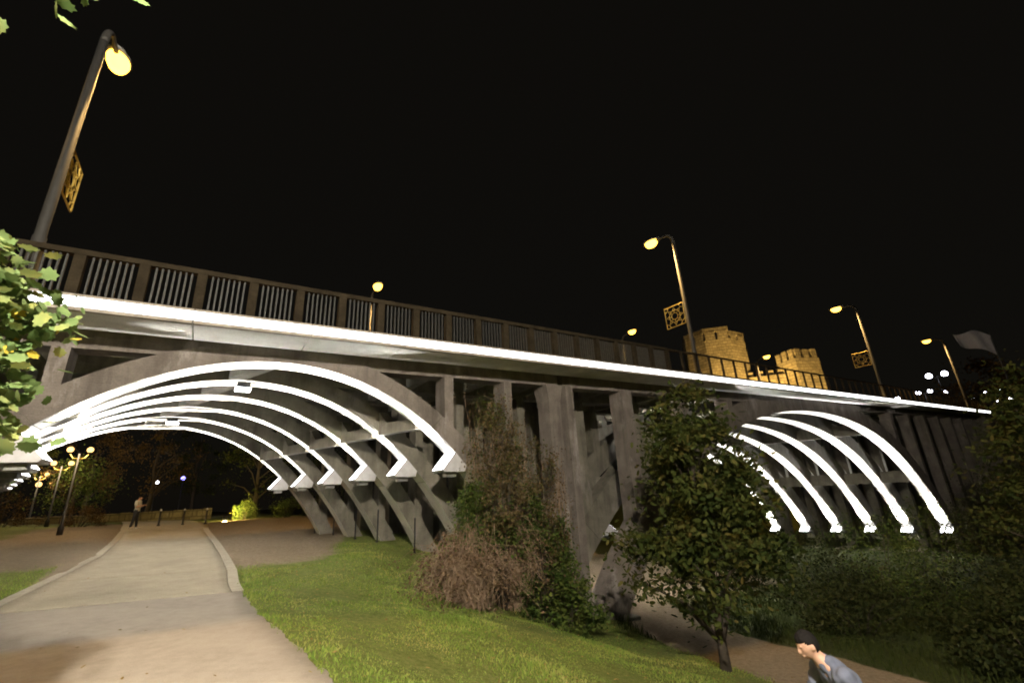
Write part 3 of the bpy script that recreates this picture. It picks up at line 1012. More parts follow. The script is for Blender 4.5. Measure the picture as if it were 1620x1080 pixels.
# dry twiggy bush
def twig_bush(label, base, n, rad, hgt, droop, leaves, mat):
    root = empty('dry_bush', base)
    tag(root, label, 'shrub', 'shrubs by the bridge')
    mb = MB()
    P = []
    for i in range(n):
        a = rng.uniform(0, 2 * PI); r = rad * rng.uniform(.25, 1.0)
        b = np.array([r * .45 * math.cos(a), r * .45 * math.sin(a), -.05])
        h = hgt * rng.uniform(.45, 1.05) * (1 - .35 * (r / rad))
        a2 = a + rng.normal() * .7
        top = np.array([r * .55 * math.cos(a2), r * .55 * math.sin(a2), h]) + rng.normal(size=3) * .2
        a3 = a2 + rng.normal() * .5
        end = np.array([r * 1.35 * math.cos(a3), r * 1.35 * math.sin(a3), max(.05, h * (1 - droop * rng.uniform(.1, 1)))]) + rng.normal(size=3) * .25
        mid = (b + top) / 2 + rng.normal(size=3) * .16
        mb.tube([tuple(b), tuple(mid), tuple(top), tuple((top + end) / 2 + np.array([0, 0, .22]) + rng.normal(size=3) * .06), tuple(end)], [.011, .009, .007, .005, .003], 4, False)
        P += [end, top, (top + end) / 2]
    mb.build('twigs', M['twig'], root)
    P = np.array(P); P = P[rng.integers(0, len(P), leaves)] + rng.normal(size=(leaves, 3)) * .08
    V, F = leaf_cloud(P, .08, LEAF_Q)
    link('dry_leaves', npmesh('dry_leaves', V, F, mat), root)
twig_bush('brown dry bush of drooping twigs on the lawn below the first arch', gz(6.15, .35), 330, 1.35, 1.9, .95, 5200, M['leaf_dry'])
twig_bush('thin dry bush between the green shrubs under the pier columns', gz(7.7, .85), 200, 1.0, 3.1, .5, 2600, M['leaf_dry'])
shrub('tall_shrub', 'tall tangled brown and green shrub in front of the last thin column', gz(7.35, .7), [(.8, .5), (2.2, .85), (3.6, .85), (4.8, .6), (5.6, .25)], 60, 4200, .10, .17, M['leaf_mixed'], LEAF_Q, 'shrubs by the bridge', 40)
shrub('tall_shrub', 'tangled shrub leaning against the wide pier column', gz(8.9, .75), [(.6, .6), (1.8, .9), (3.0, .8), (4.2, .5), (5.0, .2)], 56, 3800, .10, .17, M['leaf_mixed'], LEAF_Q, 'shrubs by the bridge', 36)

def climber(label, x0, x1, y, z0, z1, nst, nl, mat):
    root = empty('climbing_vine', (x0, y, z0))
    tag(root, label, 'vine', 'climbers on the bridge')
    mb = MB(); P = []
    for i in range(nst):
        x = rng.uniform(0, x1 - x0); pts = []
        h = (z1 - z0) * rng.uniform(.45, 1)
        ph = rng.uniform(0, 6)
        for k in range(9):
            f = k / 8
            pts.append((x + .22 * math.sin(ph + 4 * f) + rng.normal() * .05, -.05 * rng.random() + rng.normal() * .07, h * f))
            if k > 1: P.append(pts[-1])
        mb.tube(pts, [.016 - .0014 * k for k in range(9)], 4, False)
    mb.build('stems', M['twig'], root)
    P = np.array(P); P = P[rng.integers(0, len(P), nl)] + rng.normal(size=(nl, 3)) * np.array([.16, .09, .16])
    V, F = leaf_cloud(P, .07, LEAF_Q)
    link('foliage', npmesh('foliage', V, F, mat), root)
climber('brown and green vine hanging over the last column of the first arch', 6.7, 8.6, 1.12, .4, 4.75, 60, 2600, M['leaf_brown'])
climber('sparse vine climbing the stained pier column', 8.5, 10.2, 1.15, -1.4, 3.1, 44, 1700, M['leaf_brown'])
climber('green creeper mixed into the brown vine beside the first arch', 6.5, 8.9, 1.0, -.6, 3.6, 40, 2600, M['leaf_green'])
climber('green tuft of vine under the deck beside the thin column', 7.0, 7.7, 1.08, 3.4, 4.9, 14, 700, M['leaf_green'])

# bank on the right
bank = [
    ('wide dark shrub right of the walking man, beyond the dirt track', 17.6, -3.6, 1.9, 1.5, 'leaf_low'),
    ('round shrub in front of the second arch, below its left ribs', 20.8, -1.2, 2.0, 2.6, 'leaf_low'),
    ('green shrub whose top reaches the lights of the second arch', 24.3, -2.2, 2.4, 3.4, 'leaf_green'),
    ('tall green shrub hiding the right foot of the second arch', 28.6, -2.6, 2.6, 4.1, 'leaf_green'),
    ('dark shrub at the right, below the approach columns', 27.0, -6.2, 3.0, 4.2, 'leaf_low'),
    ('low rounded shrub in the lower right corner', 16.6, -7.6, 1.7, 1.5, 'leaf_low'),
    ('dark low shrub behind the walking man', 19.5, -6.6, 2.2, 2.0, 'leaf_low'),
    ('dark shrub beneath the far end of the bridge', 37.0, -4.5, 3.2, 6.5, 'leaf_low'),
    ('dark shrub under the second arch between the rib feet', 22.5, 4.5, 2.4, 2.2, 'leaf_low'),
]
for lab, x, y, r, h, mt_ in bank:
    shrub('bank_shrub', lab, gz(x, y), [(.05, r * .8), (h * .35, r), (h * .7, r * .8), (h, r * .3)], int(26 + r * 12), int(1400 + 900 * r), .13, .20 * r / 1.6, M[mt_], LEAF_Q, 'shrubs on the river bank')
tree('bank_tree', 'tall dark tree at the right edge in front of the bridge end', 'tree', gz(22.6, -8.6), [(1.6, 1.2), (3, 2.4), (5, 2.7), (7, 2.0), (8.4, .7)], 70, 9000, .17, .33, M['leaf_dark'], LEAF_O, .17)
tree('bank_tree', 'pale brown tree behind the end of the bridge, under the flag', 'tree', (84.0, 2.0, -2), [(4, 2.5), (8, 5), (12, 5.2), (15, 3.2), (17, 1)], 60, 6000, .45, .7, M['leaf_brown'], LEAF_Q, .3)
tree('bank_tree', 'dark tree closing the view right of the bridge end', 'tree', (78.0, -7.0, -3), [(3, 2.5), (7, 5), (11, 5), (14, 3.2), (16, 1)], 60, 6000, .45, .7, M['leaf_dark'], LEAF_Q, .3)
tree('bank_tree', 'bushy dark tree below the approach columns', 'tree', gz(47, -5.5), [(1.0, 2.2), (3, 3.2), (5, 2.8), (7, 1.0)], 50, 5200, .28, .45, M['leaf_dark'], LEAF_Q, .2)

# ------------------------------------------------------------------ park beyond the first arch
back = [
    ('olive green tree beside the twin globe lamps beyond the arch', -7.6, 36.0, [(1.2, 1.2), (2.2, 2.0), (3.4, 1.9), (4.6, 1.0)], 'leaf_green', .14),
    ('large rust brown tree lit from below beyond the path', -4.2, 52.0, [(2.6, 1.6), (4.5, 3.6), (7.5, 4.2), (10.5, 3.4), (13, 1.4)], 'leaf_brown', .2),
    ('dark tall tree far behind the bollards', -.6, 74.0, [(3, 2), (6, 4.2), (10, 4.4), (14, 2)], 'leaf_dark', .25),
    ('dark tree over the ground floodlight beyond the arch', 4.6, 40.0, [(1.6, 1.6), (3.2, 3.0), (5.4, 3.2), (7.6, 2.0), (8.8, .8)], 'leaf_dark', .2),
    ('broad dark tree behind the right feet of the first arch', 10.0, 36.0, [(.8, 2), (2.5, 3.2), (4.6, 3.4), (6.6, 1.8)], 'leaf_dark', .2),
    ('dark tree at the left behind the bridge abutment', -14.0, 44.0, [(1.5, 2), (4, 3.4), (7, 3), (9, 1.2)], 'leaf_dark', .22),
    ('brown tree left of the path in the far park', -10.5, 60.0, [(2, 2), (5, 3.6), (8, 3), (10.5, 1.2)], 'leaf_brown', .22),
]
for lab, x, y, shp, mt_, ls in back:
    tree('park_tree', lab, 'tree', gz(x, y), shp, 44, 3600, ls * 1.1, .42, M[mt_], LEAF_Q, .16 if shp[-1][0] < 6 else .24, 'trees beyond the bridge', 10)
shrub('park_shrub', 'yellow lit bush right beside the ground floodlight', gz(3.2, 31.5), [(.1, .8), (.7, 1.1), (1.4, .8), (1.8, .3)], 24, 2000, .1, .16, M['leaf_green'], LEAF_Q, 'bushes beyond the bridge')
shrub('park_shrub', 'low bush along the foot of the dark trees beyond the arch', gz(6.2, 31.0), [(.1, 1.2), (.7, 1.4), (1.2, .8)], 24, 2000, .1, .18, M['leaf_green'], LEAF_Q, 'bushes beyond the bridge')
shrub('park_shrub', 'low brown hedge bush left of the distant walker', gz(-6.3, 31.0), [(.1, 1.3), (.6, 1.4), (1.1, .8)], 24, 2000, .1, .18, M['leaf_brown'], LEAF_Q, 'bushes beyond the bridge')
shrub('park_shrub', 'orange lit bush at the far left under the bridge', gz(-11.5, 38.0), [(.1, 1.4), (1.2, 1.6), (2.2, .9)], 24, 2000, .12, .2, M['leaf_brown'], LEAF_Q, 'bushes beyond the bridge')
# low stone wall across the park
lw = empty('low_wall', gz(-6.0, 46.0))
tag(lw, 'low stone wall across the park beyond the bollards', 'wall', None, 'thing')
M['stone'], t, p = nodes_of('fort_stone')
n1 = noise(t, .45, 8, .7); n2 = noise(t, 3.0, 5, .7)
ra = ramp(t, [(.30, (.10, .085, .06)), (.5, (.27, .23, .165)), (.70, (.40, .35, .26))])
mm = t.nodes.new('ShaderNodeMath'); mm.operation = 'MULTIPLY_ADD'; mm.inputs[1].default_value = .45
m5 = t.nodes.new('ShaderNodeMath'); m5.operation = 'MULTIPLY'; m5.inputs[1].default_value = .55
t.links.new(n1.outputs[0], m5.inputs[0]); t.links.new(n2.outputs[0], mm.inputs[0]); t.links.new(m5.outputs[0], mm.inputs[2])
t.links.new(mm.outputs[0], ra.inputs[0])
g = t.nodes.new('ShaderNodeNewGeometry'); sx = t.nodes.new('ShaderNodeSeparateXYZ'); cx_ = t.nodes.new('ShaderNodeCombineXYZ')
t.links.new(g.outputs['Position'], sx.inputs[0])
ad_ = t.nodes.new('ShaderNodeMath'); ad_.operation = 'SUBTRACT'
t.links.new(sx.outputs[0], ad_.inputs[0]); t.links.new(sx.outputs[1], ad_.inputs[1])
t.links.new(ad_.outputs[0], cx_.inputs[0]); t.links.new(sx.outputs[2], cx_.inputs[1])
bk = t.nodes.new('ShaderNodeTexBrick'); bk.inputs['Scale'].default_value = 1.0
bk.inputs['Brick Width'].default_value = 1.1; bk.inputs['Row Height'].default_value = .55; bk.inputs['Mortar Size'].default_value = .05
bk.inputs['Color1'].default_value = (1.05, 1.03, 1, 1); bk.inputs['Color2'].default_value = (.68, .66, .64, 1); bk.inputs['Mortar'].default_value = (.45, .44, .42, 1)
t.links.new(cx_.outputs[0], bk.inputs['Vector'])
c = mix(t, ra.outputs[0], bk.outputs['Color'], 1.0, 'MULTIPLY')
t.links.new(c, p.inputs['Base Color']); p.inputs['Roughness'].default_value = .9
bump(t, p, n2.outputs[0], .8, .15)
for i in range(18):
    MB().box(-7 + i * .8 + .01, -7 + i * .8 + .79, -.2, .2, -.3, .75 + .03 * math.sin(i * 2.3)).build('coping_stone', M['stone'], lw, bevel=.03)

# bollards across the path
for i, (x, lab) in enumerate(((-1.75, 'dark bollard with a pale cap nearest the distant walker'), (-.55, 'dark bollard in the middle of the far path'), (.62, 'dark bollard nearest the ground floodlight'))):
    y = 24.9 - .1 * x
    root = empty('bollard', gz(x, y, .015))
    tag(root, lab, 'bollard', 'bollards across the path')
    MB().lathe([(.085, 0), (.085, .06), (.055, .08), (.05, .78), (.065, .80), (.065, .83)], 12).build('post', M['dark'], root, True)
    MB().lathe([(.05, .832), (.06, .88), (.045, .93), (.012, .955)], 12).build('cap', M['bracket'], root, True)

# twin globe lamps
def twin_globe(name, x, y, zg, half, r, label, power, dirx=(1, 0), mat='globe', n=2, group='globe lamps in the park', col=(1, .74, .42), arms=True):
    zb = Th(x, y) if y > -1 and x < 70 else -4.0
    root = empty(name, (x, y, zb))
    tag(root, label, 'lamp', group)
    h = zg - zb
    MB().lathe([(.12, 0), (.12, .4), (.06, .5), (.045, h - .2)], 10).build('pole', M['dark'], root, True)
    d = Vector((dirx[0], dirx[1], 0)).normalized()
    for s_ in ((-1, 1) if n == 2 else (0,)):
        e = d * (half * s_)
        if n == 2:
            MB().tube([(0, 0, h - .45), (e.x * .6, e.y * .6, h - .42), (e.x, e.y, h - r - .06)], .03, 6).build('arm', M['gold'] if mat == 'globe' else M['paintsteel'], root, True)
        MB().lathe([(r * .45, h - r - .07), (r * .5, h - r * .88)], 12, (e.x, e.y, 0)).build('globe_holder', M['dark'], root, True)
        pr_ = [(r * math.cos(a), h + r * math.sin(a)) for a in np.linspace(-1.05, 1.54, 9)]
        MB().lathe(pr_, 14, (e.x, e.y, 0)).build('globe', M[mat], root, True)
    if power > 0:
        ld = bpy.data.lights.new('lamp_light', 'POINT')
        ld.energy = power; ld.color = col; ld.shadow_soft_size = .2
        lo = bpy.data.objects.new('lamp_light', ld); COL.objects.link(lo); lo.parent = root; lo.location = (0, 0, h + r + .35)
    return root
twin_globe('park_globe_lamp', -5.27, 20.3, 4.86, .37, .135, 'nearest twin globe lamp, just under the left end of the lit arch', 500, (1, .15))
twin_globe('park_globe_lamp', -8.15, 33.0, 5.23, .44, .16, 'second twin globe lamp, lower and left of the nearest one', 800, (1, .15))
twin_globe('park_globe_lamp', -12.1, 47.6, 5.45, .4, .15, 'third twin globe lamp, small, above the lone round one', 900, (1, .15))
twin_globe('park_globe_lamp', -14.6, 60.0, 5.2, 0, .26, 'lone round lamp low at the left under the bridge', 900, (1, 0), 'globe', 1)
twin_globe('park_globe_lamp', -4.3, 58.7, 5.09, 0, .22, 'small white lamp above the far path, beside the rust brown tree', 500, (1, 0), 'whitelamp', 1, None, (1, .9, .8))
twin_globe('park_globe_lamp', -2.04, 68.8, 6.0, 0, .26, 'tiny blue violet lamp high beyond the far path', 0, (1, 0), 'bluelamp', 1, None)

# ground floodlight with its lit bush
fl = empty('ground_floodlight', gz(1.9, 30.2))
tag(fl, 'bright yellow ground floodlight beside the far path', 'floodlight')
MB().box(-.16, .16, -.02, .12, .12, .42).build('housing', M['dark'], fl, bevel=.015)
MB().box(-.03, .03, .02, .07, -.1, .12).build('stake', M['dark'], fl)
MB().lathe([(.16, -.012), (.17, 0), (.10, .05), (.02, .07)], 14).build('glass', M['fire'], fl, True)
g_ = fl.children[-1]; g_.rotation_euler = (math.radians(90), 0, 0); g_.location = (0, -.035, .27)
ld = bpy.data.lights.new('lamp_light', 'SPOT'); ld.energy = 2600; ld.color = (1, .74, .22); ld.spot_size = math.radians(150); ld.shadow_soft_size = .15; ld.spot_blend = .4
lo = bpy.data.objects.new('lamp_light', ld); COL.objects.link(lo); lo.parent = fl; lo.location = (.1, .3, .6); lo.rotation_euler = (math.radians(115), 0, math.radians(-25))

# car-park lamps far right
for i, (x, y, z, half, r, n, lab) in enumerate((
        (106.5, 11.1, 17.7, 1.05, .46, 2, 'tall twin white lamp far right above the bridge end'),
        (107.3, 10.9, 14.6, 0, .26, 1, 'single white lamp just below the tall twin lamp'),
        (106.3, 13.5, 15.1, .8, .34, 2, 'low pair of white lamps left of the tall twin lamp'),
        (105.5, 17.3, 14.6, 0, .34, 1, 'lone white lamp touching the light line, farthest left of the white lamps'),
        (107.8, 8.0, 12.8, 0, .27, 1, 'lone white lamp right of the end of the light line'),
        (108.1, 5.3, 13.5, .9, .27, 2, 'upper pair of white lamps at the far right edge'),
        (108.4, 4.6, 12.0, .8, .27, 2, 'lower pair of white lamps at the far right edge'))):
    twin_globe('car_park_lamp', x, y, z, half, r, lab, 0, (.15, -1), 'whitelamp', n, 'white lamps beyond the bridge')

# ------------------------------------------------------------------ fortress on its hill
hx, hy = np.meshgrid(np.linspace(-60, 90, 40), np.linspace(-45, 90, 40), indexing='ij')
HZ = 11 * np.exp(-((hx - 10) / 32) ** 2 - ((hy - 25) / 26) ** 2) + .4 * np.sin(hx * .4) * np.sin(hy * .5) - 5
V = np.stack([hx.ravel() + 80, hy.ravel() + 30, HZ.ravel()], 1)
I, J = np.meshgrid(np.arange(39), np.arange(39), indexing='ij')
F = np.stack([I * 40 + J, (I + 1) * 40 + J, (I + 1) * 40 + J + 1, I * 40 + J + 1], -1).reshape(-1, 4)
tag(link('hill', npmesh('hill', V, F, M['ground'], True)), 'fortress hill behind the bridge', None, None, 'structure')

def tower(name, label, cx, cy, z0, zt, rad, nside, rot, par_h, merl, drop=(), lintel=False):
    root = empty(name, (cx, cy, z0))
    tag(root, label, 'tower', 'fortress towers')
    H_ = zt - z0
    pts = [(rad * math.cos(rot + 2 * PI * i / nside), rad * math.sin(rot + 2 * PI * i / nside)) for i in range(nside)]
    mb = MB()
    v = [(x * 1.05, y * 1.05, -3) for x, y in pts] + [(x, y, H_ - par_h) for x, y in pts]
    f = [tuple(range(nside - 1, -1, -1)), tuple(range(nside, 2 * nside))] + [(i, (i + 1) % nside, (i + 1) % nside + nside, i + nside) for i in range(nside)]
    mb.add(v, f).build('wall', M['stone'], root)
    # parapet: low wall then merlons with gaps, per side
    for i in range(nside):
        a_ = Vector((*pts[i], 0)); b_ = Vector((*pts[(i + 1) % nside], 0))
        d = (b_ - a_); Ls = d.length; d.normalize(); nn = Vector((d.y, -d.x, 0))
        def seg(s0, s1, zA, zB, name_):
            q = [a_ + d * s0 + nn * .05, a_ + d * s1 + nn * .05, a_ + d * s1 - nn * .6, a_ + d * s0 - nn * .6]
            v = [(p_.x, p_.y, zA) for p_ in q] + [(p_.x, p_.y, zB) for p_ in q]
            MB().add(v, [(3, 2, 1, 0), (4, 5, 6, 7), (0, 1, 5, 4), (1, 2, 6, 5), (2, 3, 7, 6), (3, 0, 4, 7)]).build(name_, M['stone'], root)
        dz = -.9 if i in drop else 0
        seg(0, Ls, H_ - par_h + .003, H_ - par_h * .62 + dz * .3, 'parapet')
        pos = 0.0
        for k in range(merl):
            w_ = Ls / merl
            g0 = (.10 if lintel else .18) * w_
            seg(k * w_ + g0, (k + 1) * w_ - g0, H_ - par_h * .62 + dz * .3 + .003, H_ + dz + .12 * math.sin(k * 5 + i * 3), 'merlon')
        if lintel:
            seg(-.02, Ls + .02, H_ + dz - .55, H_ + dz + .25, 'lintel')
    return root
tower('fortress_tower', 'larger many-sided stone fortress tower lit amber behind the bridge', 80.8, 36.4, 6, 29.0, 5.7, 8, .32, 3.4, 2, (5, 6), True)
tower('fortress_tower', 'smaller square stone tower right of the larger one, lit amber', 86.4, 24.5, 4, 23.1, 3.3, 4, .35, 2.6, 3)
wl = empty('fortress_wall', (84.5, 29.0, 4))
tag(wl, 'bright lit stone curtain wall joining the two fortress towers', 'wall', None, 'thing')
a_ = Vector((82.2, 30.5)); b_ = Vector((86.0, 25.8)); d = (b_ - a_).normalized(); nn = Vector((-d.y, d.x))
def wseg(s0, s1, z0, z1, nm, th=.9):
    q = [a_ + d * s0 - nn * th, a_ + d * s1 - nn * th, a_ + d * s1 + nn * th, a_ + d * s0 + nn * th]
    v = [(p_.x - 84.5, p_.y - 29.0, z0) for p_ in q] + [(p_.x - 84.5, p_.y - 29.0, z1) for p_ in q]
    MB().add(v, [(3, 2, 1, 0), (4, 5, 6, 7), (0, 1, 5, 4), (1, 2, 6, 5), (2, 3, 7, 6), (3, 0, 4, 7)]).build(nm, M['stone'], wl)
wseg(-1.5, 7.5, -3, 15.4, 'wall_body')
for k in range(5):
    wseg(-1.2 + k * 1.7, -.2 + k * 1.7, 15.403, 16.4, 'merlon', .5)
# floods at the foot of the fortress
for (x, y, z, tx, ty, tz, pw, lab) in ((76.5, 24.5, 8.0, 84.5, 28.5, 16, 14000, 'amber floodlight before the fortress curtain wall'),
                                       (72.5, 29.5, 8.2, 81, 36, 21, 34000, 'amber floodlight at the foot of the larger fortress tower'),
                                       (79.0, 19.5, 7.0, 86.3, 24.5, 15, 26000, 'amber floodlight at the foot of the smaller fortress tower')):
    fr = empty('fortress_floodlight', (x, y, z)); tag(fr, lab, 'floodlight', 'fortress floodlights')
    MB().box(-.3, .3, -.2, .2, -.3, .15).build('housing', M['dark'], fr, bevel=.02)
    MB().box(-.05, .05, -.05, .05, -4, -.3).build('post', M['dark'], fr)
    ld = bpy.data.lights.new('lamp_light', 'SPOT'); ld.energy = pw; ld.color = (1, .63, .17); ld.spot_size = math.radians(110); ld.spot_blend = .6; ld.shadow_soft_size = .3
    lo = bpy.data.objects.new('lamp_light', ld); COL.objects.link(lo); lo.parent = fr; lo.location = (0, 0, .4)
    lo.rotation_mode = 'QUATERNION'
    lo.rotation_quaternion = (Vector((tx, ty, tz)) - Vector((x, y, z))).to_track_quat('-Z', 'Y')

# ------------------------------------------------------------------ flag at the bridge end
fg = empty('flag', (58.6, -3.4, -4))
tag(fg, 'white flag waving on a pole above the trees at the bridge end', 'flag')
MB().lathe([(.09, 0), (.08, 8), (.04, 17.2), (.06, 17.22), (.02, 17.35)], 10).build('pole', M['paintsteel'], fg, True)
nu, nv_ = 22, 12
V = []
for i in range(nu):
    for j in range(nv_):
        u, v_ = i / (nu - 1), j / (nv_ - 1)
        p0_ = Vector((58.55, -3.42, 13.1 - 1.9 * v_))           # hoist edge
        dirv = Vector((-.50, 1.05, .52)).normalized()
        wv = math.sin(8 * u + 2.2 * v_) * (.12 + .55 * u)
        pnt = p0_ + dirv * (2.5 * u) + Vector((0, 0, .35 * math.sin(5 * u) * (1 - .5 * v_) + .5 * u * v_)) + Vector((.75, .36, .1)) * wv * .8
        V.append((pnt.x - 58.6, pnt.y + 3.4, pnt.z + 4))
F = [(i * nv_ + j, (i + 1) * nv_ + j, (i + 1) * nv_ + j + 1, i * nv_ + j + 1) for i in range(nu - 1) for j in range(nv_ - 1)]
M['cloth'] = plain('flag_cloth', (.38, .35, .36), .8, 0, .1)
clo = link('cloth', npmesh('cloth', V, F, M['cloth'], True), fg)
clo.modifiers.new('thick', 'SOLIDIFY').thickness = .01

# thin fence posts in the grass by the rib feet
for i, (x, y) in enumerate(((4.9, 13.6), (5.3, 11.6), (5.75, 9.7), (6.15, 8.0), (6.75, 5.6))):
    labs = ['dark fence post at the foot of the farthest rib', 'dark fence post second from the farthest rib', 'dark fence post third from the farthest rib, middle of the row', 'dark fence post fourth from the farthest rib', 'dark fence post nearest the dry bush']
    root = empty('fence_post', gz(x, y)); tag(root, labs[i], 'post', 'posts along the rib feet')
    MB().lathe([(.03, -.2), (.03, 1.15), (.034, 1.16), (.02, 1.2)], 8).build('post', M['dark'], root, True)
    MB().box(-.05, .05, -.045, .045, -.1, .03).build('base', M['dark'], root)

# ------------------------------------------------------------------ people
def skin_mesh(chains, name):
    """rounded limbs: closed tapered segments with ball joints, fused later by the voxel remesh; radius (rx, ry) = half width, half depth"""
    bm = bmesh.new()
    def ab(r): return r if isinstance(r, tuple) else (r, r)
    for ch in chains:
        ch = [(Vector(p_), ab(r)) for p_, r in ch]
        # finer steps so that the taper is smooth
        fine = []
        for i in range(len(ch) - 1):
            n = max(2, int((ch[i + 1][0] - ch[i][0]).length / (.35 * min(ch[i][1][1], ch[i + 1][1][1]))) + 1)
            for k in range(n):
                f = k / n
                fine.append((ch[i][0].lerp(ch[i + 1][0], f), (ch[i][1][0] * (1 - f) + ch[i + 1][1][0] * f, ch[i][1][1] * (1 - f) + ch[i + 1][1][1] * f)))
        fine.append(ch[-1])
        for p_, (a, b) in fine:
            r = bmesh.ops.create_icosphere(bm, subdivisions=2 if min(a, b) > .02 else 1, radius=1)
            for v in r['verts']:
                v.co = Vector((p_.x + v.co.x * a, p_.y + v.co.y * b, p_.z + v.co.z * min(a, b)))
    me = bpy.data.meshes.new(name); bm.to_mesh(me); bm.free()
    return me

def remeshed(meshes, voxel, name):
    bm = bmesh.new()
    for m_ in meshes:
        bm.from_mesh(m_)
    me = bpy.data.meshes.new(name); bm.to_mesh(me); bm.free()
    o = bpy.data.objects.new(name, me); COL.objects.link(o)
    md = o.modifiers.new('r', 'REMESH'); md.mode = 'VOXEL'; md.voxel_size = voxel; md.use_smooth_shade = True
    sm_ = o.modifiers.new('s', 'SMOOTH'); sm_.iterations = 5; sm_.factor = .5
    bpy.context.view_layer.update()
    dg = bpy.context.evaluated_depsgraph_get()
    out = bpy.data.meshes.new_from_object(o.evaluated_get(dg))
    bpy.data.objects.remove(o)
    out.polygons.foreach_set('use_smooth', [True] * len(out.polygons))
    return out

def head_verts(M4, hair=False):
    """a head in local axes: +y front, z up, origin at its centre"""
    bm = bmesh.new()
    bmesh.ops.create_uvsphere(bm, u_segments=28, v_segments=20, radius=1)
    for v in bm.verts:
        x, y, z = v.co
        X = x * .076; Y = y * .096; Z = z * .118
        if z < -.1:                                   # jaw narrows, chin comes forward
            k = (-z - .1) / .9
            X *= 1 - .38 * k; Y = Y * (1 - .30 * k) + .022 * k
        if y > .2 and -.35 < z < .05:                  # flatter face
            Y *= .97
        if y > .5 and .02 < z < .25: Y -= .008         # eye sockets
        v.co = (X, Y, Z)
    parts = []
    me = bpy.data.meshes.new('h'); 
    if not hair:
        def blob(c, s_, seg=10):
            r = bmesh.ops.create_uvsphere(bm, u_segments=seg, v_segments=seg - 2, radius=1)
            for v in r['verts']: v.co = Vector((c[0] + v.co.x * s_[0], c[1] + v.co.y * s_[1], c[2] + v.co.z * s_[2]))
        blob((0, .100, -.018), (.012, .020, .026))       # nose
        blob((0, .094, .002), (.009, .012, .03))
        blob((0, .088, -.062), (.024, .012, .008))       # lips
        blob((0, .085, -.074), (.02, .012, .008))
        for s_ in (-1, 1):
            blob((s_ * .078, -.008, -.008), (.010, .020, .032))   # ears
            blob((s_ * .030, .082, .026), (.022, .010, .006))     # brows
    for v in bm.verts: v.co = M4 @ v.co
    bm.to_mesh(me); bm.free()
    return me

def hair_mesh(M4, name, long=0.0):
    bm = bmesh.new()
    bmesh.ops.create_uvsphere(bm, u_segments=40, v_segments=28, radius=1)
    dele = []
    for v in bm.verts:
        x, y, z = v.co
        line = .28 if y > .35 else (-.02 if y > -.15 else -.55 - long)
        if y > .35: line = .30 + .25 * (y - .35)
        elif y > -.2: line = .30 - (.35 - y) * 1.1 + .06 * math.sin(40 * y)
        if z < line - .02: dele.append(v)
        n_ = 1 + .05 * math.sin(19 * x + 7 * z + 3 * math.sin(9 * y)) * math.sin(15 * y + 3 + 11 * z) + .035 * math.sin(47 * x + 31 * z) * math.sin(43 * y + 29 * z)
        edge = min(1, max(0, (z - line) / .30))
        g1 = 1.0 + .07 * edge
        v.co = (x * .0775 * g1 * n_, y * .0975 * g1 * n_, z * .119 * (1 + .075 * edge) * n_)
    bmesh.ops.delete(bm, geom=dele, context='VERTS')
    bmesh.ops.solidify(bm, geom=bm.faces[:], thickness=.006)
    for v in bm.verts: v.co = M4 @ v.co
    me = bpy.data.meshes.new(name); bm.to_mesh(me); bm.free()
    me.polygons.foreach_set('use_smooth', [True] * len(me.polygons))
    return me

def hand(wrist, dirv, palm_n, curl, side):
    """palm and five fingers as skinned chains, returned as chains"""
    d = Vector(dirv).normalized(); n_ = Vector(palm_n).normalized(); n_ = (n_ - d * n_.dot(d)).normalized(); s_ = d.cross(n_) * side
    ch = []
    w_ = Vector(wrist)
    for off, ln, st in ((-.030, .070, .088), (-.010, .082, .094), (.011, .078, .092), (.031, .060, .084)):
        b_ = w_ + d * st * .55 + s_ * off * .7
        k_ = w_ + d * st + s_ * off
        m_ = k_ + (d * math.cos(curl) + n_ * math.sin(curl)) * ln * .5
        e_ = m_ + (d * math.cos(curl * 2.2) + n_ * math.sin(curl * 2.2)) * ln * .5
        ch.append([(tuple(b_), .013), (tuple(k_), .0105), (tuple(m_), .009), (tuple(e_), .0075)])
    b_ = w_ + d * .022 - s_ * .022
    m_ = b_ + d * .035 - s_ * .030 + n_ * .012
    e_ = m_ + d * .036 - s_ * .008 + n_ * .018
    ch.append([(tuple(b_), .014), (tuple(m_), .0115), (tuple(e_), .009)])
    palm = [(tuple(w_), .022), (tuple(w_ + d * .04), (.034, .018)), (tuple(w_ + d * .085), (.036, .016))]
    return palm, ch

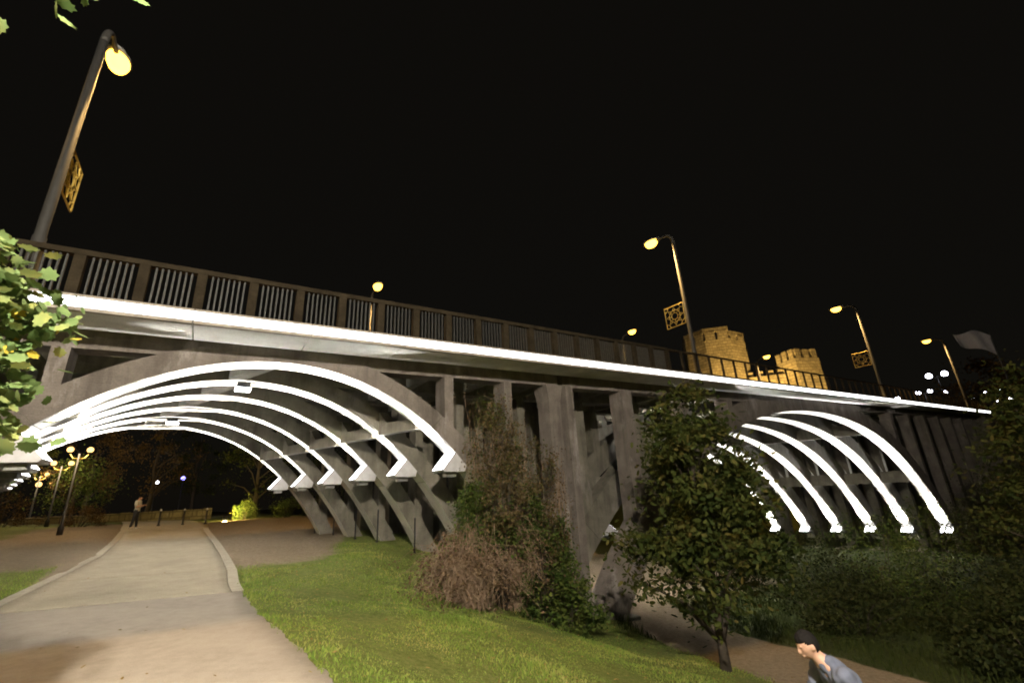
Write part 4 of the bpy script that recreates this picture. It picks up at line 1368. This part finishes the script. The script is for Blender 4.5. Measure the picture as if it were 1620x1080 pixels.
def person(name, label, loc, facing, J, mats, hairlong=0.0, shorts=False):
    root = empty(name, loc)
    tag(root, label, 'person')
    root.rotation_euler = (0, 0, math.atan2(-facing[0], facing[1]))
    P = lambda k: Vector(J[k])
    body = [
        [(J['pelvis'], (.145, .10)), (J['waist'], (.135, .095)), (J['chest'], (.16, .115)), (J['neck0'], (.085, .07)), (J['neck1'], .055), (J['skull'], .06)],
    ]
    limbs = []
    for s_ in ('l', 'r'):
        sg = -1 if s_ == 'l' else 1
        limbs.append([(J['chest'], (.16, .115)), (J['sh' + s_], .062), (tuple((P('sh' + s_) + P('el' + s_)) / 2), .05), (J['el' + s_], .041), (tuple(P('el' + s_) * .55 + P('wr' + s_) * .45), .039), (J['wr' + s_], .026)])
        limbs.append([(J['pelvis'], (.145, .10)), (J['hip' + s_], .095), (tuple((P('hip' + s_) + P('kn' + s_)) / 2), .078), (J['kn' + s_], .056), (tuple(P('kn' + s_) * .65 + P('an' + s_) * .35), .054), (J['an' + s_], .036)])
        limbs[-1] += [(tuple(P('an' + s_) + Vector((0, .05, -.045))), .036), (tuple(P('an' + s_) + Vector((0, .15, -.06))), .028)]
    main = skin_mesh(body + limbs, 'b')
    hm = Matrix.Translation(J['head']) @ Matrix.Rotation(J.get('headturn', 0), 4, 'Z') @ Matrix.Rotation(-J['headpitch'], 4, 'X')
    hd = head_verts(hm)
    hands = []
    for s_ in ('l', 'r'):
        fd = (P('wr' + s_) - P('el' + s_)).normalized()
        palm, fg_ = hand(J['wr' + s_], fd, J.get('palm' + s_, (0, .6, -.2)), J.get('curl', .4), 1 if s_ == 'r' else -1)
        hands.append(skin_mesh([palm], 'p'))
        for c in fg_: hands.append(skin_mesh([c], 'f'))
    bodym = remeshed([main, hd] + hands, .0085, 'body')
    bodym.materials.clear(); bodym.materials.append(mats['skin'])
    link('body', bodym, root)
    # clothing shells follow the same skeleton a little wider
    e = .018
    sh = [[(tuple(P('pelvis') + Vector((0, 0, -.10))), (.170, .135)), (J['pelvis'], (.165, .125)), (J['waist'], (.158, .122)), (J['chest'], (.182, .138)), (tuple(P('neck0') * .82 + P('chest') * .18 + Vector((0, 0, .012))), (.095, .082))]]
    for s_ in ('l', 'r'):
        sh.append([(J['chest'], (.182, .138)), (J['sh' + s_], .083), (tuple(P('sh' + s_) * .5 + P('el' + s_) * .5), .074), (tuple(P('sh' + s_) * .22 + P('el' + s_) * .78), .071)])
    shm = remeshed([skin_mesh(sh, 's')], .014, 'shirt')
    bmh = bmesh.new(); bmh.from_mesh(shm)                # open hem below the hips
    zc = J['pelvis'][2] - .06
    bmesh.ops.delete(bmh, geom=[v for v in bmh.verts if v.co.z < zc], context='VERTS')
    bmh.to_mesh(shm); bmh.free()
    for v in shm.vertices:                               # cloth folds
        c = v.co
        v.co = c + v.normal * (.009 * math.sin(26 * c.z + 21 * c.x + 13 * c.y + 2 * math.sin(9 * c.x)) + .006 * math.sin(61 * c.x - 47 * c.z + 33 * c.y))
    shm.materials.clear(); shm.materials.append(mats['shirt'])
    link('shirt', shm, root)
    pn = [[(tuple(P('waist') * .35 + P('pelvis') * .65), (.148, .108)), (J['pelvis'], (.150, .112))]]
    for s_ in ('l', 'r'):
        c = [(J['pelvis'], (.150, .112)), (J['hip' + s_], .100), (tuple((P('hip' + s_) + P('kn' + s_)) / 2), .097), (J['kn' + s_], .08)]
        if not shorts: c += [(tuple(P('kn' + s_) * .5 + P('an' + s_) * .5), .072), (tuple(P('an' + s_) + Vector((0, 0, .03))), .062)]
        pn.append(c)
    pm_ = remeshed([skin_mesh(pn, 't')], .014, 'trousers')
    pm_.materials.clear(); pm_.materials.append(mats['pants'])
    link('trousers', pm_, root)
    for s_ in ('l', 'r'):
        a_ = P('an' + s_)
        mb = MB()
        prof = [(-.09, .030, .05), (-.05, .042, .085), (.02, .044, .09), (.09, .048, .06), (.15, .042, .045), (.185, .02, .03)]
        rings = []
        for yy, wx, hz in prof:
            rings.append([(a_.x + wx * math.cos(2 * PI * j / 10), a_.y + yy, a_.z - .085 + max(0, hz * (.5 + .5 * math.sin(2 * PI * j / 10)))) for j in range(10)])
        v = [q for rg_ in rings for q in rg_]
        f = [(i * 10 + j, i * 10 + (j + 1) % 10, (i + 1) * 10 + (j + 1) % 10, (i + 1) * 10 + j) for i in range(5) for j in range(10)]
        f += [tuple(range(9, -1, -1)), tuple(50 + j for j in range(10))]
        mb.add(v, f).build('shoe', mats['shoe'], root, True)
    h_ = hair_mesh(hm, 'hair', hairlong)
    h_.materials.append(mats['hair'])
    link('hair', h_, root)
    return root

skin = plain('skin', (.46, .27, .19), .55, 0, .08, 12)
hairm = plain('dark_hair', (.006, .005, .0045), .8, 0, .5, 90)
hairm.node_tree.nodes['Principled BSDF'].inputs['Specular IOR Level'].default_value = .15
tee = plain('grey_blue_tee', (.09, .10, .14), .9, 0, .18, 14)
jean = plain('dark_jeans', (.025, .03, .045), .9, 0, .25, 30)
tee2 = plain('pale_grey_tee', (.50, .52, .52), .9, 0, .15, 14)
shoe = plain('light_shoe', (.5, .48, .45), .7, 0, .1, 20)

MAN = dict(pelvis=(0, -.02, .93), waist=(0, .09, 1.08), chest=(0, .24, 1.27), neck0=(0, .36, 1.405), neck1=(0, .405, 1.46), skull=(0, .44, 1.52), head=(0, .462, 1.545), headpitch=.38,
           shl=(-.185, .30, 1.335), shr=(.185, .28, 1.335), ell=(-.235, .17, 1.07), elr=(.24, .40, 1.08), wrl=(-.215, .33, .88), wrr=(.2, .58, 1.0),
           hipl=(-.09, -.02, .90), hipr=(.09, -.02, .90), knl=(-.10, .22, .52), knr=(.10, .0, .49), anl=(-.10, .16, .10), anr=(.10, -.34, .17), curl=.45)
mx, my = 5.45, -8.72
person('person', 'dark haired man in a grey blue tee leaning forward as he walks up the slope', (mx, my, Th(mx, my) - .02), (-.80, .60), MAN, dict(skin=skin, hair=hairm, shirt=tee, pants=jean, shoe=shoe))
STD = dict(pelvis=(0, 0, .95), waist=(0, .005, 1.10), chest=(0, 0, 1.31), neck0=(0, -.01, 1.47), neck1=(0, .02, 1.53), skull=(0, .035, 1.585), head=(0, .045, 1.615), headpitch=.45,
           shl=(-.185, -.01, 1.41), shr=(.185, -.01, 1.41), ell=(-.22, .02, 1.13), elr=(.22, .02, 1.13), wrl=(-.08, .26, 1.20), wrr=(.10, .27, 1.20),
           hipl=(-.09, 0, .92), hipr=(.09, 0, .92), knl=(-.10, .03, .50), knr=(.10, -.04, .50), anl=(-.10, .05, .09), anr=(.10, -.12, .09), curl=.6)
px_, py_ = -2.75, 23.2
wk = person('person', 'distant person in a pale top and dark trousers looking at a phone beside the path', (px_, py_, Th(px_, py_) + .03), (.9, -.35), STD, dict(skin=skin, hair=hairm, shirt=tee2, pants=jean, shoe=shoe))
ph = MB().box(-.036, .036, -.004, .004, -.07, .07).build('mobile_phone', M['dark'], None, bevel=.004)
tag(ph, 'dark mobile phone held by the distant person', 'phone')
ang = math.atan2(-.9, -.35)
fv = Vector((.9, -.35, 0)).normalized()
ph.location = Vector((px_, py_, Th(px_, py_) + .03)) + fv * .37 + Vector((0, 0, 1.27))
ph.rotation_euler = (math.radians(-50), 0, ang)

# ------------------------------------------------------------------ grass blades on the lawns
def grass_field(n, xr, yr, keep, hmin, hmax, name, label, mat='grass'):
    X = rng.uniform(*xr, n); Y = rng.uniform(*yr, n)
    k = keep(X, Y)
    X, Y = X[k], Y[k]
    Z = T(X, Y) + rough_noise(X, Y) - .01
    m_ = len(X)
    a = rng.uniform(0, 2 * PI, m_); h = rng.uniform(hmin, hmax, m_) * (.7 + .5 * np.sin(X * 1.7) * np.sin(Y * 1.3 + 1) ** 2); w_ = rng.uniform(.004, .009, m_) * (1 + h * 4)
    lean = rng.normal(size=(m_, 2)) * .5
    B = np.stack([X, Y, Z], 1); dx = np.stack([np.cos(a) * w_, np.sin(a) * w_, 0 * w_], 1)
    mid = B + np.stack([lean[:, 0] * h * .25, lean[:, 1] * h * .25, h * .6], 1)
    tip = B + np.stack([lean[:, 0] * h, lean[:, 1] * h, h], 1)
    V = np.stack([B - dx, B + dx, mid + dx * .7, tip, mid - dx * .7], 1).reshape(-1, 3)
    base = (np.arange(m_) * 5)[:, None]
    F = np.concatenate([base + np.array([[0, 1, 2]]), base + np.array([[0, 2, 4]]), base + np.array([[4, 2, 3]])], 0)
    o = link(name, npmesh(name, V, F, M[mat]))
    tag(o, label, 'grass', None, 'stuff')
def keep_r(X, Y):
    s_ = soil_at(X, Y)
    d = np.hypot(X, Y + 11.1)
    dens = np.clip(1.3 - d / 22, .12, 1)
    patch = .62 + .38 * np.sin(X * 1.9 + 1.3 * np.sin(Y * 1.1)) * np.sin(Y * 1.6 + .9 * np.sin(X * .8)) + .25 * np.sin(X * 5.3 + Y * 3.1) * np.sin(Y * 4.7 - X * 2.2)
    return (X > pr(Y + .1 * (X + 1)) - .04 + .05 * np.sin(Y * 9) * np.sin(Y * 3.3)) & (rng.random(len(X)) < dens * np.clip(patch, .1, 1) * (1 - s_ * 1.05))
def keep_l(X, Y):
    s_ = soil_at(X, Y)
    return (X < pl(Y) - .0) & (rng.random(len(X)) < (1 - s_ * 1.05))
grass_field(230000, (1.0, 11.5), (-9.5, 9), keep_r, .03, .075, 'lawn_grass', 'short mown grass on the slope between the two paths')
grass_field(30000, (-9, -2.6), (-1, 12), keep_l, .03, .08, 'verge_grass', 'short grass left of the paved path')
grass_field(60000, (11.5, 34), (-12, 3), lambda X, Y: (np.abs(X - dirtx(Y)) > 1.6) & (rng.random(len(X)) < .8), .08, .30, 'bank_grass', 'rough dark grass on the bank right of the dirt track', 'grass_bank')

n = 1500
X = rng.uniform(-6, 12, n); Y = rng.uniform(-9, 6, n)
onp = (X > pl(Y) - .1) & (X < pr(Y) + .1)
k = ~onp | (rng.random(n) < .12)
X, Y = X[k], Y[k]
P = np.stack([X, Y, T(X, Y) + np.where(onp[k], .022, .045 + rough_noise(X, Y))], 1)
V, F = leaf_cloud(P, .06, LEAF_O, 3.0)
M['litter'] = leafmat('leaf_litter', [(.10, .06, .02), (.22, .15, .05), (.34, .26, .09)], .1, 2.0)
o = link('fallen_leaves', npmesh('fallen_leaves', V, F, M['litter']))
tag(o, 'scattered dry fallen leaves on the lawn and path edges', 'leaves', None, 'stuff')
